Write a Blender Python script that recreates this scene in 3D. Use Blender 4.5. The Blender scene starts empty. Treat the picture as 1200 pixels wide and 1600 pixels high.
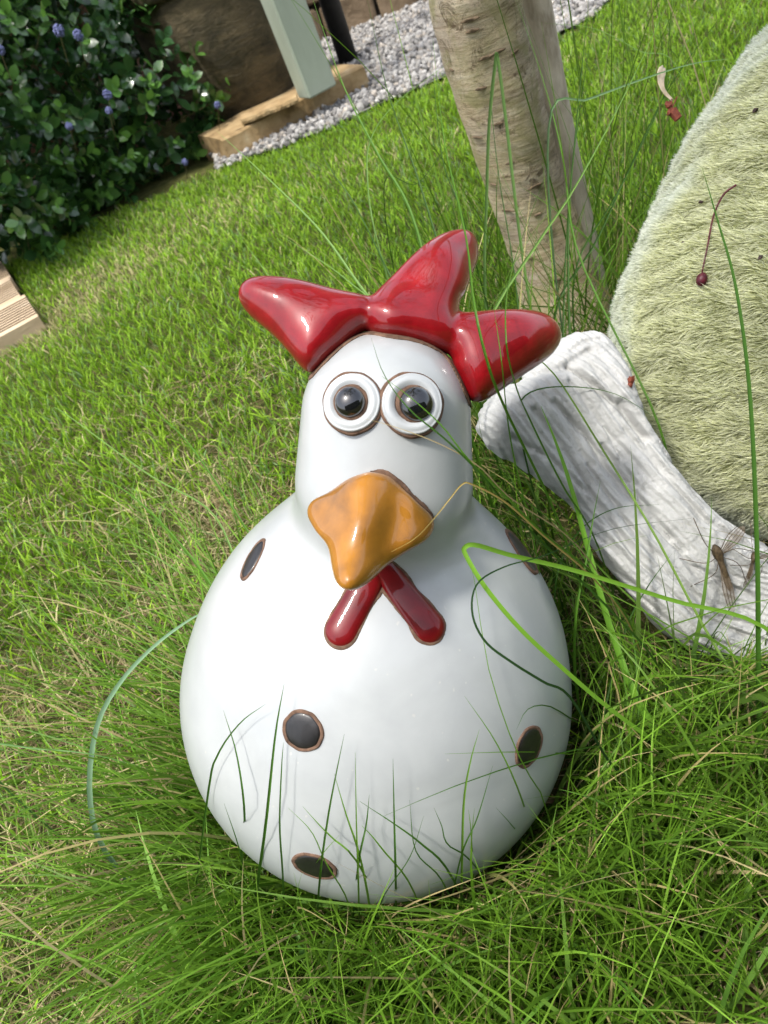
import bpy, math, random
import numpy as np
from math import radians, sin, cos, pi
random.seed(7); RNG = np.random.default_rng(11)
sc = bpy.context.scene
COL = sc.collection

# ------------------------------------------------------------------ camera
PITCH, ROLL, S = radians(39), radians(24), .46 / 1200
CAM = np.array([0, 0, .455])
FW = np.array([0, cos(PITCH), -sin(PITCH)])
_u0 = np.array([0, sin(PITCH), cos(PITCH)]); _r0 = np.array([1., 0, 0])
RT = cos(ROLL) * _r0 - sin(ROLL) * _u0
UP = sin(ROLL) * _r0 + cos(ROLL) * _u0
import mathutils
cd = bpy.data.cameras.new('camera'); cam = bpy.data.objects.new('camera', cd); COL.objects.link(cam)
M3 = mathutils.Matrix([[RT[i], UP[i], -FW[i]] for i in range(3)])
cam.matrix_world = mathutils.Matrix.Translation(CAM) @ M3.to_4x4()
cd.sensor_fit = 'VERTICAL'; cd.sensor_height = 36; cd.sensor_width = 27; cd.lens = 27
cd.clip_start = .01; cd.clip_end = 500
cd.dof.use_dof = True; cd.dof.focus_distance = .40; cd.dof.aperture_fstop = 20
sc.camera = cam

# ------------------------------------------------------------------ light
SUN_EL, SUN_AZ = radians(68), radians(-122)        # azimuth from +Y, clockwise
w = bpy.data.worlds.new('World'); sc.world = w; w.use_nodes = True
nt = w.node_tree; bg = nt.nodes['Background']
sky = nt.nodes.new('ShaderNodeTexSky'); sky.sky_type = 'NISHITA'; sky.sun_disc = False
sky.sun_elevation = SUN_EL; sky.sun_rotation = SUN_AZ
sky.air_density = 1.0; sky.dust_density = 3.0; sky.ozone_density = 1.0
hs = nt.nodes.new('ShaderNodeHueSaturation'); hs.inputs['Saturation'].default_value = .5
nt.links.new(sky.outputs[0], hs.inputs['Color']); nt.links.new(hs.outputs[0], bg.inputs[0]); bg.inputs[1].default_value = .15
sd = bpy.data.lights.new('sun', 'SUN'); so = bpy.data.objects.new('sun', sd); COL.objects.link(so)
sd.energy = 1.65; sd.angle = radians(6); sd.color = (1, .96, .89)
sdir = mathutils.Vector((sin(SUN_AZ) * cos(SUN_EL), cos(SUN_AZ) * cos(SUN_EL), sin(SUN_EL)))
so.rotation_euler = sdir.to_track_quat('Z', 'Y').to_euler(); so.location = (-2, 1, 4)
sc.view_settings.view_transform = 'Standard'; sc.view_settings.look = 'None'
sc.view_settings.exposure = 1.42; sc.view_settings.gamma = 1
sc.render.engine = 'CYCLES'
sc.cycles.transparent_max_bounces = 8

# ------------------------------------------------------------------ coordinates
# "design" space: unit = S metres, x image right, y image up, w towards the camera
def W(p):
    p = np.asarray(p, float)
    return CAM + S * (p[..., 0:1] * RT + p[..., 1:2] * UP + (1200 - p[..., 2:3]) * FW)
def P(px, py, w=0.):
    k = (1200 - w) / 1200
    return np.stack(np.broadcast_arrays((px - 600) * k, (800 - py) * k, w), -1).astype(float)
def PW(px, py, w=0.): return W(P(px, py, w))
def G(px, py, z=0.):
    d = (px - 600) * RT + (800 - py) * UP + 1200 * FW
    return CAM + d * ((z - CAM[2]) / d[2])
def GY(px, py, y):                       # point of that line of sight on the vertical plane Y = y
    d = (px - 600) * RT + (800 - py) * UP + 1200 * FW
    return CAM + d * ((y - CAM[1]) / d[1])
def project(p):
    q = p - CAM; dz = q @ FW
    dzz = np.where(np.abs(dz) < 1e-6, 1e-6, dz)
    return 600 + 1200 * (q @ RT) / dzz, 800 - 1200 * (q @ UP) / dzz, dz
def to_design(p):
    q = (p - CAM) / S
    return q @ RT, q @ UP, 1200 - q @ FW
ZD = np.array([RT[2], UP[2], -FW[2]])    # world up in design axes

# ------------------------------------------------------------------ scene graph helpers
def tag(o, label=None, cat=None, group=None, kind=None):
    if label: o['label'] = label
    if cat: o['category'] = cat
    if group: o['group'] = group
    if kind: o['kind'] = kind
    return o
def thing(name, loc, label, cat, group=None):
    o = bpy.data.objects.new(name, None); COL.objects.link(o); o.location = loc
    o.empty_display_size = .02
    return tag(o, label, cat, group)
def mesh(name, V, Fc, mat, parent=None, smooth=True, colors=None, mats=None, mi=None):
    V = np.asarray(V, np.float64).reshape(-1, 3)
    if parent is not None:
        off = np.array(parent.location) + (np.array(parent.parent.location) if parent.parent else 0)
    else: off = np.zeros(3)
    base = off
    me = bpy.data.meshes.new(name)
    if isinstance(Fc, np.ndarray) and Fc.ndim == 2:
        n = Fc.shape[1]
        me.vertices.add(len(V)); me.vertices.foreach_set('co', (V - base).astype(np.float32).ravel())
        me.loops.add(Fc.size); me.loops.foreach_set('vertex_index', Fc.astype(np.int32).ravel())
        me.polygons.add(len(Fc))
        me.polygons.foreach_set('loop_start', np.arange(0, Fc.size, n, dtype=np.int32))
        me.update(calc_edges=True)
    else:
        me.from_pydata([tuple(v) for v in (V - base)], [], [tuple(int(i) for i in f) for f in Fc])
        me.update()
    me.polygons.foreach_set('use_smooth', np.full(len(me.polygons), smooth))
    if colors is not None:
        a = me.color_attributes.new('Col', 'FLOAT_COLOR', 'POINT')
        c = np.ones((len(V), 4), np.float32); c[:, :3] = colors
        a.data.foreach_set('color', c.ravel())
    me.materials.append(mat)
    if mats:
        for m in mats: me.materials.append(m)
        me.polygons.foreach_set('material_index', np.asarray(mi, np.int32))
    me.validate()
    o = bpy.data.objects.new(name, me); COL.objects.link(o)
    if parent is not None: o.parent = parent
    return o
class MB:
    def __init__(s): s.v = []; s.f = []; s.n = 0; s.m = []
    def add(s, V, Fc, mi=0):
        V = np.asarray(V, float); s.v.append(V)
        for f in Fc: s.f.append([int(i) + s.n for i in f]); s.m.append(mi)
        s.n += len(V)
    def build(s, name, mat, parent=None, smooth=True, mats=None):
        return mesh(name, np.concatenate(s.v), s.f, mat, parent, smooth, mats=mats, mi=s.m if mats else None)

def bevel_box(mb, c, ax, ay, az, hx, hy, hz, b, jit=0., mi=0):
    """box with chamfered edges; axes ax ay az, half sizes hx hy hz"""
    c = np.array(c, float); V = []; idx = {}
    for sx in (-1, 1):
        for sy in (-1, 1):
            for sz in (-1, 1):
                for k, (x, y, z) in enumerate(((hx, hy - b, hz - b), (hx - b, hy, hz - b), (hx - b, hy - b, hz))):
                    idx[sx, sy, sz, k] = len(V)
                    V.append(c + ax * sx * x + ay * sy * y + az * sz * z + RNG.normal(0, 1, 3) * jit)
    F = []
    for s in (-1, 1):
        F.append([idx[s, a, b_, 0] for a, b_ in ((-1, -1), (1, -1), (1, 1), (-1, 1))][::s])
        F.append([idx[a, s, b_, 1] for a, b_ in ((-1, -1), (-1, 1), (1, 1), (1, -1))][::s])
        F.append([idx[a, b_, s, 2] for a, b_ in ((-1, -1), (1, -1), (1, 1), (-1, 1))][::s])
    for s1 in (-1, 1):
        for s2 in (-1, 1):
            F.append([idx[s1, s2, -1, 0], idx[s1, s2, 1, 0], idx[s1, s2, 1, 1], idx[s1, s2, -1, 1]])
            F.append([idx[s1, -1, s2, 0], idx[s1, 1, s2, 0], idx[s1, 1, s2, 2], idx[s1, -1, s2, 2]])
            F.append([idx[-1, s1, s2, 1], idx[1, s1, s2, 1], idx[1, s1, s2, 2], idx[-1, s1, s2, 2]])
            for s3 in (-1, 1): F.append([idx[s1, s2, s3, k] for k in range(3)])
    mb.add(V, F, mi)

def unit(v): v = np.asarray(v, float); return v / np.linalg.norm(v)
def catmull(pts, n):
    pts = np.asarray(pts, float)
    if len(pts) == 2: return pts[0] + (pts[1] - pts[0]) * np.linspace(0, 1, n)[:, None]
    p = np.vstack([2 * pts[0] - pts[1], pts, 2 * pts[-1] - pts[-2]])
    m = len(pts) - 1; t = np.linspace(0, m, n); i = np.minimum(t.astype(int), m - 1); t = (t - i)[:, None]
    a, b, c, d = p[i], p[i + 1], p[i + 2], p[i + 3]
    return .5 * (2 * b + (c - a) * t + (2 * a - 5 * b + 4 * c - d) * t * t + (3 * b - 3 * c + d - a) * t ** 3)
def tube(mb, pts, rad, k=8, mi=0):
    pts = np.asarray(pts, float); n = len(pts); rad = np.broadcast_to(rad, n)
    T = np.gradient(pts, axis=0); T /= np.linalg.norm(T, axis=1)[:, None]
    ref = unit(np.cross(T[0], [.3, .5, .8])); V = []
    for i in range(n):
        ref = unit(ref - T[i] * (ref @ T[i])); b = np.cross(T[i], ref)
        for j in range(k):
            a = 2 * pi * j / k; V.append(pts[i] + rad[i] * (cos(a) * ref + sin(a) * b))
    F = [[i * k + j, i * k + (j + 1) % k, (i + 1) * k + (j + 1) % k, (i + 1) * k + j] for i in range(n - 1) for j in range(k)]
    F.append(list(range(k))[::-1]); F.append([(n - 1) * k + j for j in range(k)])
    mb.add(V, F, mi)
def ribbon(mb, pts, wid, face, crease=.25, mi=0):
    """grass blade: V-folded ribbon through pts, facing roughly 'face'"""
    pts = np.asarray(pts, float); n = len(pts); wid = np.broadcast_to(wid, n)
    T = np.gradient(pts, axis=0); T /= np.linalg.norm(T, axis=1)[:, None] + 1e-12
    side = np.cross(T, face); side /= np.linalg.norm(side, axis=1)[:, None] + 1e-12
    nrm = np.cross(side, T)
    V = np.stack([pts - side * wid[:, None] / 2, pts - nrm * (wid * crease)[:, None], pts + side * wid[:, None] / 2], 1).reshape(-1, 3)
    F = [[3 * i + j, 3 * i + j + 1, 3 * i + j + 4, 3 * i + j + 3] for i in range(n - 1) for j in (0, 1)]
    mb.add(V, F, mi)

# ------------------------------------------------------------------ implicit surfaces
def surf_nets(f, lo, h):
    nx, ny, nz = f.shape; ins = f < 0
    c = [ins[i:nx - 1 + i, j:ny - 1 + j, k:nz - 1 + k] for i in (0, 1) for j in (0, 1) for k in (0, 1)]
    al = c[0].copy(); an = c[0].copy()
    for q in c[1:]: al &= q; an |= q
    act = an & ~al; ids = np.full(act.shape, -1, np.int64); I = np.argwhere(act); ids[act] = np.arange(len(I))
    acc = np.zeros((len(I), 3)); cnt = np.zeros(len(I))
    offs = [(i, j, k) for i in (0, 1) for j in (0, 1) for k in (0, 1)]
    for a in range(8):
        for ax in range(3):
            if offs[a][ax] == 0:
                o1 = np.array(offs[a]); o2 = o1.copy(); o2[ax] = 1
                p1 = I + o1; p2 = I + o2
                f1 = f[p1[:, 0], p1[:, 1], p1[:, 2]]; f2 = f[p2[:, 0], p2[:, 1], p2[:, 2]]
                m = (f1 < 0) != (f2 < 0); t = np.where(m, f1 / np.where(m, f1 - f2, 1), 0)
                q = p1 + (p2 - p1) * t[:, None]; acc[m] += q[m]; cnt[m] += 1
    V = acc / cnt[:, None] * h + lo; Fs = []
    for ax in range(3):
        b, c2 = (ax + 1) % 3, (ax + 2) % 3
        sl1 = [slice(1, None)] * 3; sl2 = [slice(1, None)] * 3
        a1 = [slice(1, n - 1) for n in f.shape]; a2 = list(a1)
        a1[ax] = slice(0, f.shape[ax] - 1); a2[ax] = slice(1, f.shape[ax])
        s1 = ins[tuple(a1)]; s2 = ins[tuple(a2)]; ch = s1 != s2
        J = np.argwhere(ch); fl = s1[ch]
        base = J.copy(); base[:, b] += 1; base[:, c2] += 1
        def g(db, dc):
            q = base.copy(); q[:, b] -= db; q[:, c2] -= dc
            return ids[q[:, 0], q[:, 1], q[:, 2]]
        Q = np.stack([g(1, 1), g(0, 1), g(0, 0), g(1, 0)], 1)
        Q[~fl] = Q[~fl][:, ::-1]; Fs.append(Q)
    Fq = np.concatenate(Fs); Fq = Fq[(Fq >= 0).all(1)]
    return V, Fq
def relax(V, Fq, it):
    e = np.concatenate([Fq[:, [i, (i + 1) % 4]] for i in range(4)]); e = np.concatenate([e, e[:, ::-1]])
    deg = np.bincount(e[:, 0], minlength=len(V))[:, None]
    for lam in [.5, -.52] * it:
        acc = np.stack([np.bincount(e[:, 0], weights=V[e[:, 1], k], minlength=len(V)) for k in range(3)], 1)
        V = V + lam * (acc / np.maximum(deg, 1) - V)
    return V
def implicit(fn, lo, hi, h, newton=2, it=3):
    lo = np.array(lo, float); hi = np.array(hi, float)
    g = [np.arange(lo[i], hi[i] + h, h) for i in range(3)]
    X, Y, Z = np.meshgrid(*g, indexing='ij'); f = fn(X, Y, Z)
    V, Fq = surf_nets(f, lo, h)
    if it: V = relax(V, Fq, it)
    for _ in range(newton):
        e = .5; x, y, z = V.T; v0 = fn(x, y, z)
        gr = np.stack([fn(x + e, y, z) - v0, fn(x, y + e, z) - v0, fn(x, y, z + e) - v0], 1) / e
        V = V - gr * (np.clip(v0, -h, h) / np.maximum((gr ** 2).sum(1), .2))[:, None]
    return V, Fq
def rcone(x, y, z, a, b, r1, r2):
    a = np.asarray(a, float); b = np.asarray(b, float); ba = b - a; l2 = ba @ ba; rr = r1 - r2
    a2 = l2 - rr * rr; il2 = 1 / l2
    px, py, pz = x - a[0], y - a[1], z - a[2]
    yy = px * ba[0] + py * ba[1] + pz * ba[2]; zz = yy - l2
    qx, qy, qz = px * l2 - ba[0] * yy, py * l2 - ba[1] * yy, pz * l2 - ba[2] * yy
    x2 = qx * qx + qy * qy + qz * qz; y2 = yy * yy * l2; z2 = zz * zz * l2
    k = np.sign(rr) * rr * rr * x2
    c1 = np.sign(zz) * a2 * z2 > k; c2 = np.sign(yy) * a2 * y2 < k
    return np.where(c1, np.sqrt(x2 + z2) * il2 - r2, np.where(c2, np.sqrt(x2 + y2) * il2 - r1,
                    (np.sqrt(x2 * a2 * il2) + yy * rr) * il2 - r1))
def smin(a, b, k):
    h = np.maximum(k - np.abs(a - b), 0) / k
    return np.minimum(a, b) - h * h * k * .25
def pl_dist(x, y, pts):
    d = np.full(np.broadcast(x, y).shape, 1e9)
    for (x0, y0), (x1, y1) in zip(pts[:-1], pts[1:]):
        ex, ey = x1 - x0, y1 - y0; t = np.clip(((x - x0) * ex + (y - y0) * ey) / (ex * ex + ey * ey + 1e-9), 0, 1)
        d = np.minimum(d, np.hypot(x - x0 - t * ex, y - y0 - t * ey))
    return d
def blur(a, n):
    for _ in range(n):
        for ax in (0, 1):
            b = np.pad(a, [(1, 1) if i == ax else (0, 0) for i in (0, 1)], 'edge')
            a = (np.take(b, range(0, a.shape[ax]), ax) + 2 * a + np.take(b, range(2, a.shape[ax] + 2), ax)) / 4
    return a
class Poly:
    """interior distance (positive inside) of a smooth closed outline, as a blurred table"""
    def __init__(s, pts, h=2., bl=10, rnd=1):
        p = np.asarray(pts, float)
        if rnd: p = catmull(np.vstack([p, p[:1]]), len(p) * 5)[:-1]
        s.lo = p.min(0) - 60; hi = p.max(0) + 60; s.h = h
        gx = np.arange(s.lo[0], hi[0], h); gy = np.arange(s.lo[1], hi[1], h)
        X, Y = np.meshgrid(gx, gy, indexing='ij')
        d = pl_dist(X, Y, [tuple(q) for q in np.vstack([p, p[:1]])])
        ins = np.zeros(X.shape, bool)
        for (x0, y0), (x1, y1) in zip(p, np.roll(p, -1, 0)):
            if y0 == y1: continue
            ins ^= ((y0 > Y) != (y1 > Y)) & (X < (x1 - x0) * (Y - y0) / (y1 - y0) + x0)
        s.t = blur(np.where(ins, d, -d), bl)
    def __call__(s, x, y):
        u = np.clip((x - s.lo[0]) / s.h, 0, s.t.shape[0] - 1.001); v = np.clip((y - s.lo[1]) / s.h, 0, s.t.shape[1] - 1.001)
        i = u.astype(int); j = v.astype(int); fu = u - i; fv = v - j; t = s.t
        return (t[i, j] * (1 - fu) + t[i + 1, j] * fu) * (1 - fv) + (t[i, j + 1] * (1 - fu) + t[i + 1, j + 1] * fu) * fv
def inflate(pol, w0, a, k=1.):
    def fn(x, y, w):
        d = pol(x, y)
        return np.sqrt(((w - w0(x, y)) / k) ** 2 + np.maximum(a - d, 0) ** 2) - a
    return fn
def wobble(x, y, z, f, seed=0):
    q = np.random.default_rng(seed); o = 0
    for i in range(7):
        d = q.normal(0, 1, 3); d /= np.linalg.norm(d); o = o + np.sin((x * d[0] + y * d[1] + z * d[2]) * f * (.7 + .25 * i) + q.uniform(0, 6.3))
    return o / 3.
def idw(anch):
    A = np.asarray(anch, float)
    def fn(x, y):
        num = 0; den = 0
        for ax, ay, aw in A:
            k = 1 / ((x - ax) ** 2 + (y - ay) ** 2 + 900.) ** 1.5; num = num + k * aw; den = den + k
        return num / den
    return fn

# ------------------------------------------------------------------ materials
def mat(name):
    m = bpy.data.materials.new(name); m.use_nodes = True; n = m.node_tree.nodes
    return m, n, m.node_tree.links, n['Principled BSDF']
def ramp(n, l, src, stops):
    r = n.new('ShaderNodeValToRGB'); e = r.color_ramp.elements
    while len(e) < len(stops): e.new(.5)
    for i, (p_, c) in enumerate(stops): e[i].position = p_; e[i].color = (*c, 1)
    l.new(src, r.inputs[0]); return r.outputs[0]
def noise(n, l, scale, detail=4, rough=.5, dist=0, vec=None, out='Fac'):
    t = n.new('ShaderNodeTexNoise'); t.inputs['Scale'].default_value = scale; t.inputs['Detail'].default_value = detail
    t.inputs['Roughness'].default_value = rough; t.inputs['Distortion'].default_value = dist
    if vec is not None: l.new(vec, t.inputs['Vector'])
    return t.outputs[out]
def coord(n, l, scale=(1, 1, 1), rot=(0, 0, 0)):
    c = n.new('ShaderNodeTexCoord'); m = n.new('ShaderNodeMapping'); l.new(c.outputs['Object'], m.inputs[0])
    m.inputs['Scale'].default_value = scale; m.inputs['Rotation'].default_value = rot; return m.outputs[0]
def bump(n, l, b, h, dist, strength=.5, normal=None):
    k = n.new('ShaderNodeBump'); k.inputs['Distance'].default_value = dist; k.inputs['Strength'].default_value = strength
    l.new(h, k.inputs['Height'])
    if normal is not None: l.new(normal, k.inputs['Normal'])
    l.new(k.outputs[0], b.inputs['Normal']); return k.outputs[0]
def mixc(n, l, f, a, b, mode='MIX'):
    m = n.new('ShaderNodeMix'); m.data_type = 'RGBA'; m.blend_type = mode
    if isinstance(f, (int, float)): m.inputs[0].default_value = f
    else: l.new(f, m.inputs[0])
    for v, i in ((a, 6), (b, 7)):
        if isinstance(v, tuple): m.inputs[i].default_value = (*v, 1)
        else: l.new(v, m.inputs[i])
    return m.outputs[2]
def glaze(name, c1, c2, rough, scale=40, coat=1., speck=None, spread=(.35, .7), bs=.35, sl=.5):
    m, n, l, b = mat(name); v = coord(n, l)
    c = ramp(n, l, noise(n, l, scale, 5, .6, .3, v), [(spread[0], c1), (spread[1], c2)])
    if speck:
        s_ = noise(n, l, 330, 1, .3, 0, v); k = ramp(n, l, s_, [(.765, (0, 0, 0)), (.80, (1, 1, 1))])
        c = mixc(n, l, k, c, speck)
    l.new(c, b.inputs['Base Color']); b.inputs['Roughness'].default_value = rough
    b.inputs['Coat Weight'].default_value = coat; b.inputs['Coat Roughness'].default_value = .025; b.inputs['Specular IOR Level'].default_value = sl
    nb_ = bump(n, l, b, noise(n, l, 28, 3, .5, 0, v), .0012, bs); bump(n, l, b, noise(n, l, 420, 3, .6, 0, v), .0001, .25, nb_)
    return m
WHITE = glaze('white_glaze', (.325, .34, .345), (.385, .40, .40), .36, 22, .45, speck=(.42, .42, .40))
EYEW = WHITE.copy(); EYEW.name = 'white_eye_glaze'
n_ = WHITE.node_tree.nodes; n_['Principled BSDF'].inputs['Coat Roughness'].default_value = .12; l_ = WHITE.node_tree.links; b_ = n_['Principled BSDF']; src = b_.inputs['Base Color'].links[0].from_socket
tc = n_.new('ShaderNodeTexCoord'); sx = n_.new('ShaderNodeSeparateXYZ'); l_.new(tc.outputs['Object'], sx.inputs[0])
mr = n_.new('ShaderNodeMapRange'); l_.new(sx.outputs[2], mr.inputs[0]); mr.inputs[1].default_value = .10; mr.inputs[2].default_value = .0; mr.inputs[3].default_value = .0; mr.inputs[4].default_value = .30
sp_ = noise(n_, l_, 190, 4, .7, .2, tc.outputs['Object']); ad = n_.new('ShaderNodeMath'); ad.operation = 'ADD'; l_.new(sp_, ad.inputs[0]); l_.new(mr.outputs[0], ad.inputs[1])
dm = ramp(n_, l_, ad.outputs[0], [(.70, (0, 0, 0)), (.84, (.75, .75, .75))])
c_ = mixc(n_, l_, dm, src, (.20, .15, .09)); st_ = noise(n_, l_, 9, 5, .6, 1.2, tc.outputs['Object'])
c_ = mixc(n_, l_, ramp(n_, l_, st_, [(.42, (0, 0, 0)), (.75, (.35, .35, .35))]), c_, (.26, .275, .262)); l_.new(c_, b_.inputs['Base Color'])
RED = glaze('red_glaze', (.15, .0010, .003), (.24, .002, .006), .5, 95, .9, bs=.16, sl=.15)
RED2 = glaze('dark_red_glaze', (.085, .001, .002), (.15, .002, .004), .5, 60, .6, sl=.15)
ORANGE = glaze('amber_glaze', (.17, .07, .008), (.33, .135, .012), .45, 45, .8, spread=(.3, .6), bs=.2, sl=.2)
BLACK = glaze('black_glaze', (.004, .004, .005), (.006, .006, .007), .08, 40, 1.)
MATTEBLK = glaze('charcoal_glaze', (.005, .0045, .0045), (.012, .010, .010), .42, 260, .15)
def simple(name, stops, scale, rough, bd=0., bs=None, sc3=(1, 1, 1), detail=5, spec=.3):
    m, n, l, b = mat(name); v = coord(n, l, sc3)
    f = noise(n, l, scale, detail, .6, .2, v)
    l.new(ramp(n, l, f, stops), b.inputs['Base Color']); b.inputs['Roughness'].default_value = rough
    b.inputs['Specular IOR Level'].default_value = spec
    if bd: bump(n, l, b, noise(n, l, bs or scale * 3, 6, .65, 0, v), bd, .8)
    return m
CLAY = simple('bare_clay', [(.3, (.06, .034, .022)), (.7, (.17, .10, .065))], 220, .85, .0004, 700)
def foliage(name, trans=.35, rough=.5, spec=.3, sheen=0):
    m, n, l, b = mat(name)
    a = n.new('ShaderNodeVertexColor'); a.layer_name = 'Col'
    l.new(a.outputs[0], b.inputs['Base Color']); b.inputs['Roughness'].default_value = rough
    b.inputs['Specular IOR Level'].default_value = spec
    t = n.new('ShaderNodeBsdfTranslucent'); l.new(a.outputs[0], t.inputs[0])
    x = n.new('ShaderNodeMixShader'); x.inputs[0].default_value = trans
    l.new(b.outputs[0], x.inputs[1]); l.new(t.outputs[0], x.inputs[2])
    l.new(x.outputs[0], n['Material Output'].inputs[0]); return m
GRASS = foliage('grass_blades', .32, .5, .25)
FUR = foliage('flock_fibres', .4, .8, .1)
LEAF = foliage('glossy_leaves', .18, .22, .8)

# ------------------------------------------------------------------ CHICKEN (implicit fields)
BC = P(588, 1079, 0); NK = P(601, 800, 168); HA = P(603, 652, 262); HB = P(600, 752, 236)
def f_body(x, y, w):
    b = rcone(x, y, w, BC, NK, 287, 108)
    h = rcone(x, y, w, HB, HA, 111, 103)
    s_ = rcone(x, y, w, BC, SH, 287, 271)
    return smin(smin(b, s_, 40), h, 34)
SH = P(594, 1030, 38)
def hit(px, py, fn=f_body, w0=650):
    for w in np.arange(w0, -500, -3.):
        q = P(px, py, w)
        if fn(*q) < 0:
            a, b = w, w + 3
            for _ in range(14):
                m = (a + b) / 2
                if fn(*P(px, py, m)) < 0: a = m
                else: b = m
            return P(px, py, b)
    return None
def grad(p, fn=f_body, e=1.):
    x, y, z = p; return unit([fn(x + e, y, z) - fn(x - e, y, z), fn(x, y + e, z) - fn(x, y - e, z), fn(x, y, z + e) - fn(x, y, z - e)])

base_pt = BC - 289 * ZD
CH = thing('chicken_ornament', W(base_pt), 'glossy white ceramic hen with red comb, orange beak and black spots, standing in long grass', 'garden ornament')
V, Fq = implicit(f_body, (BC[0] - 310, BC[1] - 310, -310), (BC[0] + 320, 260, 390), 5., 3, 0)
body = mesh('body', W(V), Fq, WHITE, CH)

# comb
seam = [(483, 582), (508, 563), (532, 545), (552, 524), (572, 512), (600, 524), (640, 536), (680, 543), (703, 548), (712, 575), (724, 602), (741, 626)]
top = [(765, 617), (805, 590), (850, 560), (870, 538), (872, 518), (858, 500), (835, 491), (780, 489), (735, 493), (716, 494), (716, 478), (730, 440),
       (743, 405), (742, 378), (730, 366), (714, 365), (690, 372), (660, 392), (630, 420), (600, 450), (580, 467), (560, 464), (520, 456), (470, 443), (420, 437), (390, 441), (377, 455),
       (378, 470), (392, 490), (420, 513), (445, 537), (465, 562)]
anch = []
for px, py in seam[1:-1:2]:
    h_ = hit(px, py + 4); print('seam', px, py, h_); anch.append((px, py, h_[2] - 11 if h_ is not None else 270))
tipw = np.mean([a[2] for a in anch])
cw = {(380, 462): tipw - 25, (735, 375): tipw - 70, (868, 520): tipw - 55, (640, 450): tipw - 38, (480, 490): tipw - 18, (790, 540): tipw - 30, (560, 490): tipw - 12, (710, 510): tipw - 20}
anch += [(a, b, v) for (a, b), v in cw.items()]
w0px = idw(anch)
def toxy(pts, wf): return [tuple(P(a, b, float(wf(a, b)))[:2]) for a, b in pts]
w0c = idw([(*P(a, b, v)[:2], v) for a, b, v in anch])
pol = Poly(toxy(seam + top, w0px), 1.5, 34)
crA = toxy([(722, 470), (711, 500), (706, 530), (710, 560)], w0px); crB = toxy([(580, 455), (577, 480), (571, 520)], w0px)
def f_comb(x, y, w):
    d = pol(x, y) + 3
    return np.sqrt(((w - w0c(x, y)) / .95) ** 2 + np.maximum(46 - d, 0) ** 2) - 46 + 2.6 * np.exp(-(pl_dist(x, y, crA) / 7) ** 2) + 1.6 * np.exp(-(pl_dist(x, y, crB) / 7) ** 2)
lo = np.array(toxy(seam + top, w0px)).min(0) - 8; hi = np.array(toxy(seam + top, w0px)).max(0) + 8
cb = (lo[0], lo[1], tipw - 150), (hi[0], hi[1], tipw + 90)
V, Fq = implicit(f_comb, *cb, 2.6, 0, 6); mesh('comb', W(V), Fq, RED, CH)
def rimf(part, grow, above, seed):
    def fn(x, y, w):
        g_ = grow + 1.3 * wobble(x, y, w, .12, seed)
        return np.maximum(part(x, y, w) - g_, f_body(x, y, w) - above)
    return fn
V, Fq = implicit(rimf(f_comb, 7.5, 1.8, 3), cb[0], cb[1], 2.2, 0, 2); mesh('comb_edge', W(V), Fq, CLAY, CH)

# beak
bk = [(577, 738), (608, 744), (632, 765), (655, 788), (674, 806), (678, 824), (666, 844), (634, 864), (605, 884), (585, 903), (566, 917), (545, 922), (526, 912), (518, 885), (511, 853), (492, 828), (481, 803), (488, 783), (515, 768), (545, 748)]
wt = hit(577, 745)[2]; wl = hit(490, 800)[2]; wr = hit(668, 820)[2]
wbk = [(577, 742, wt - 6), (488, 795, wl - 5), (672, 815, wr - 5), (540, 912, wt + 72), (565, 820, wt + 42), (515, 850, wt + 32), (625, 850, wt + 22), (540, 780, wt + 12), (625, 790, wt + 10)]
wpx = idw(wbk); bxy = toxy(bk, wpx); polb = Poly(bxy, 1.2, 16)
wb_ = idw([(*P(a, b, v)[:2], v) for a, b, v in wbk])
ridge = toxy([(576, 735), (568, 800), (556, 860), (545, 930)], wpx)
def f_beak(x, y, w):
    d = polb(x, y); rd = pl_dist(x, y, ridge)
    ww = wb_(x, y) + 15 * np.exp(-(rd / 24) ** 2) - 6 * np.exp(-((rd - 38) / 16) ** 2)
    up = np.sqrt(((w - ww) / 1.) ** 2 + np.maximum(17 - d, 0) ** 2) - 17
    lowc = rcone(x, y, w, P(590, 810, wt - 20), P(562, 880, wt + 30), 34, 14)
    return smin(up, lowc, 10)
lo = np.array(bxy).min(0) - 8; hi = np.array(bxy).max(0) + 8
bb = (lo[0], lo[1], wt - 90), (hi[0], hi[1], wt + 130)
V, Fq = implicit(f_beak, *bb, 2.0, 0, 5); mesh('beak', W(V), Fq, ORANGE, CH)
V, Fq = implicit(rimf(f_beak, 5., 2.0, 5), *bb, 1.8, 0, 2); mesh('beak_edge', W(V), Fq, CLAY, CH)

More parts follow.
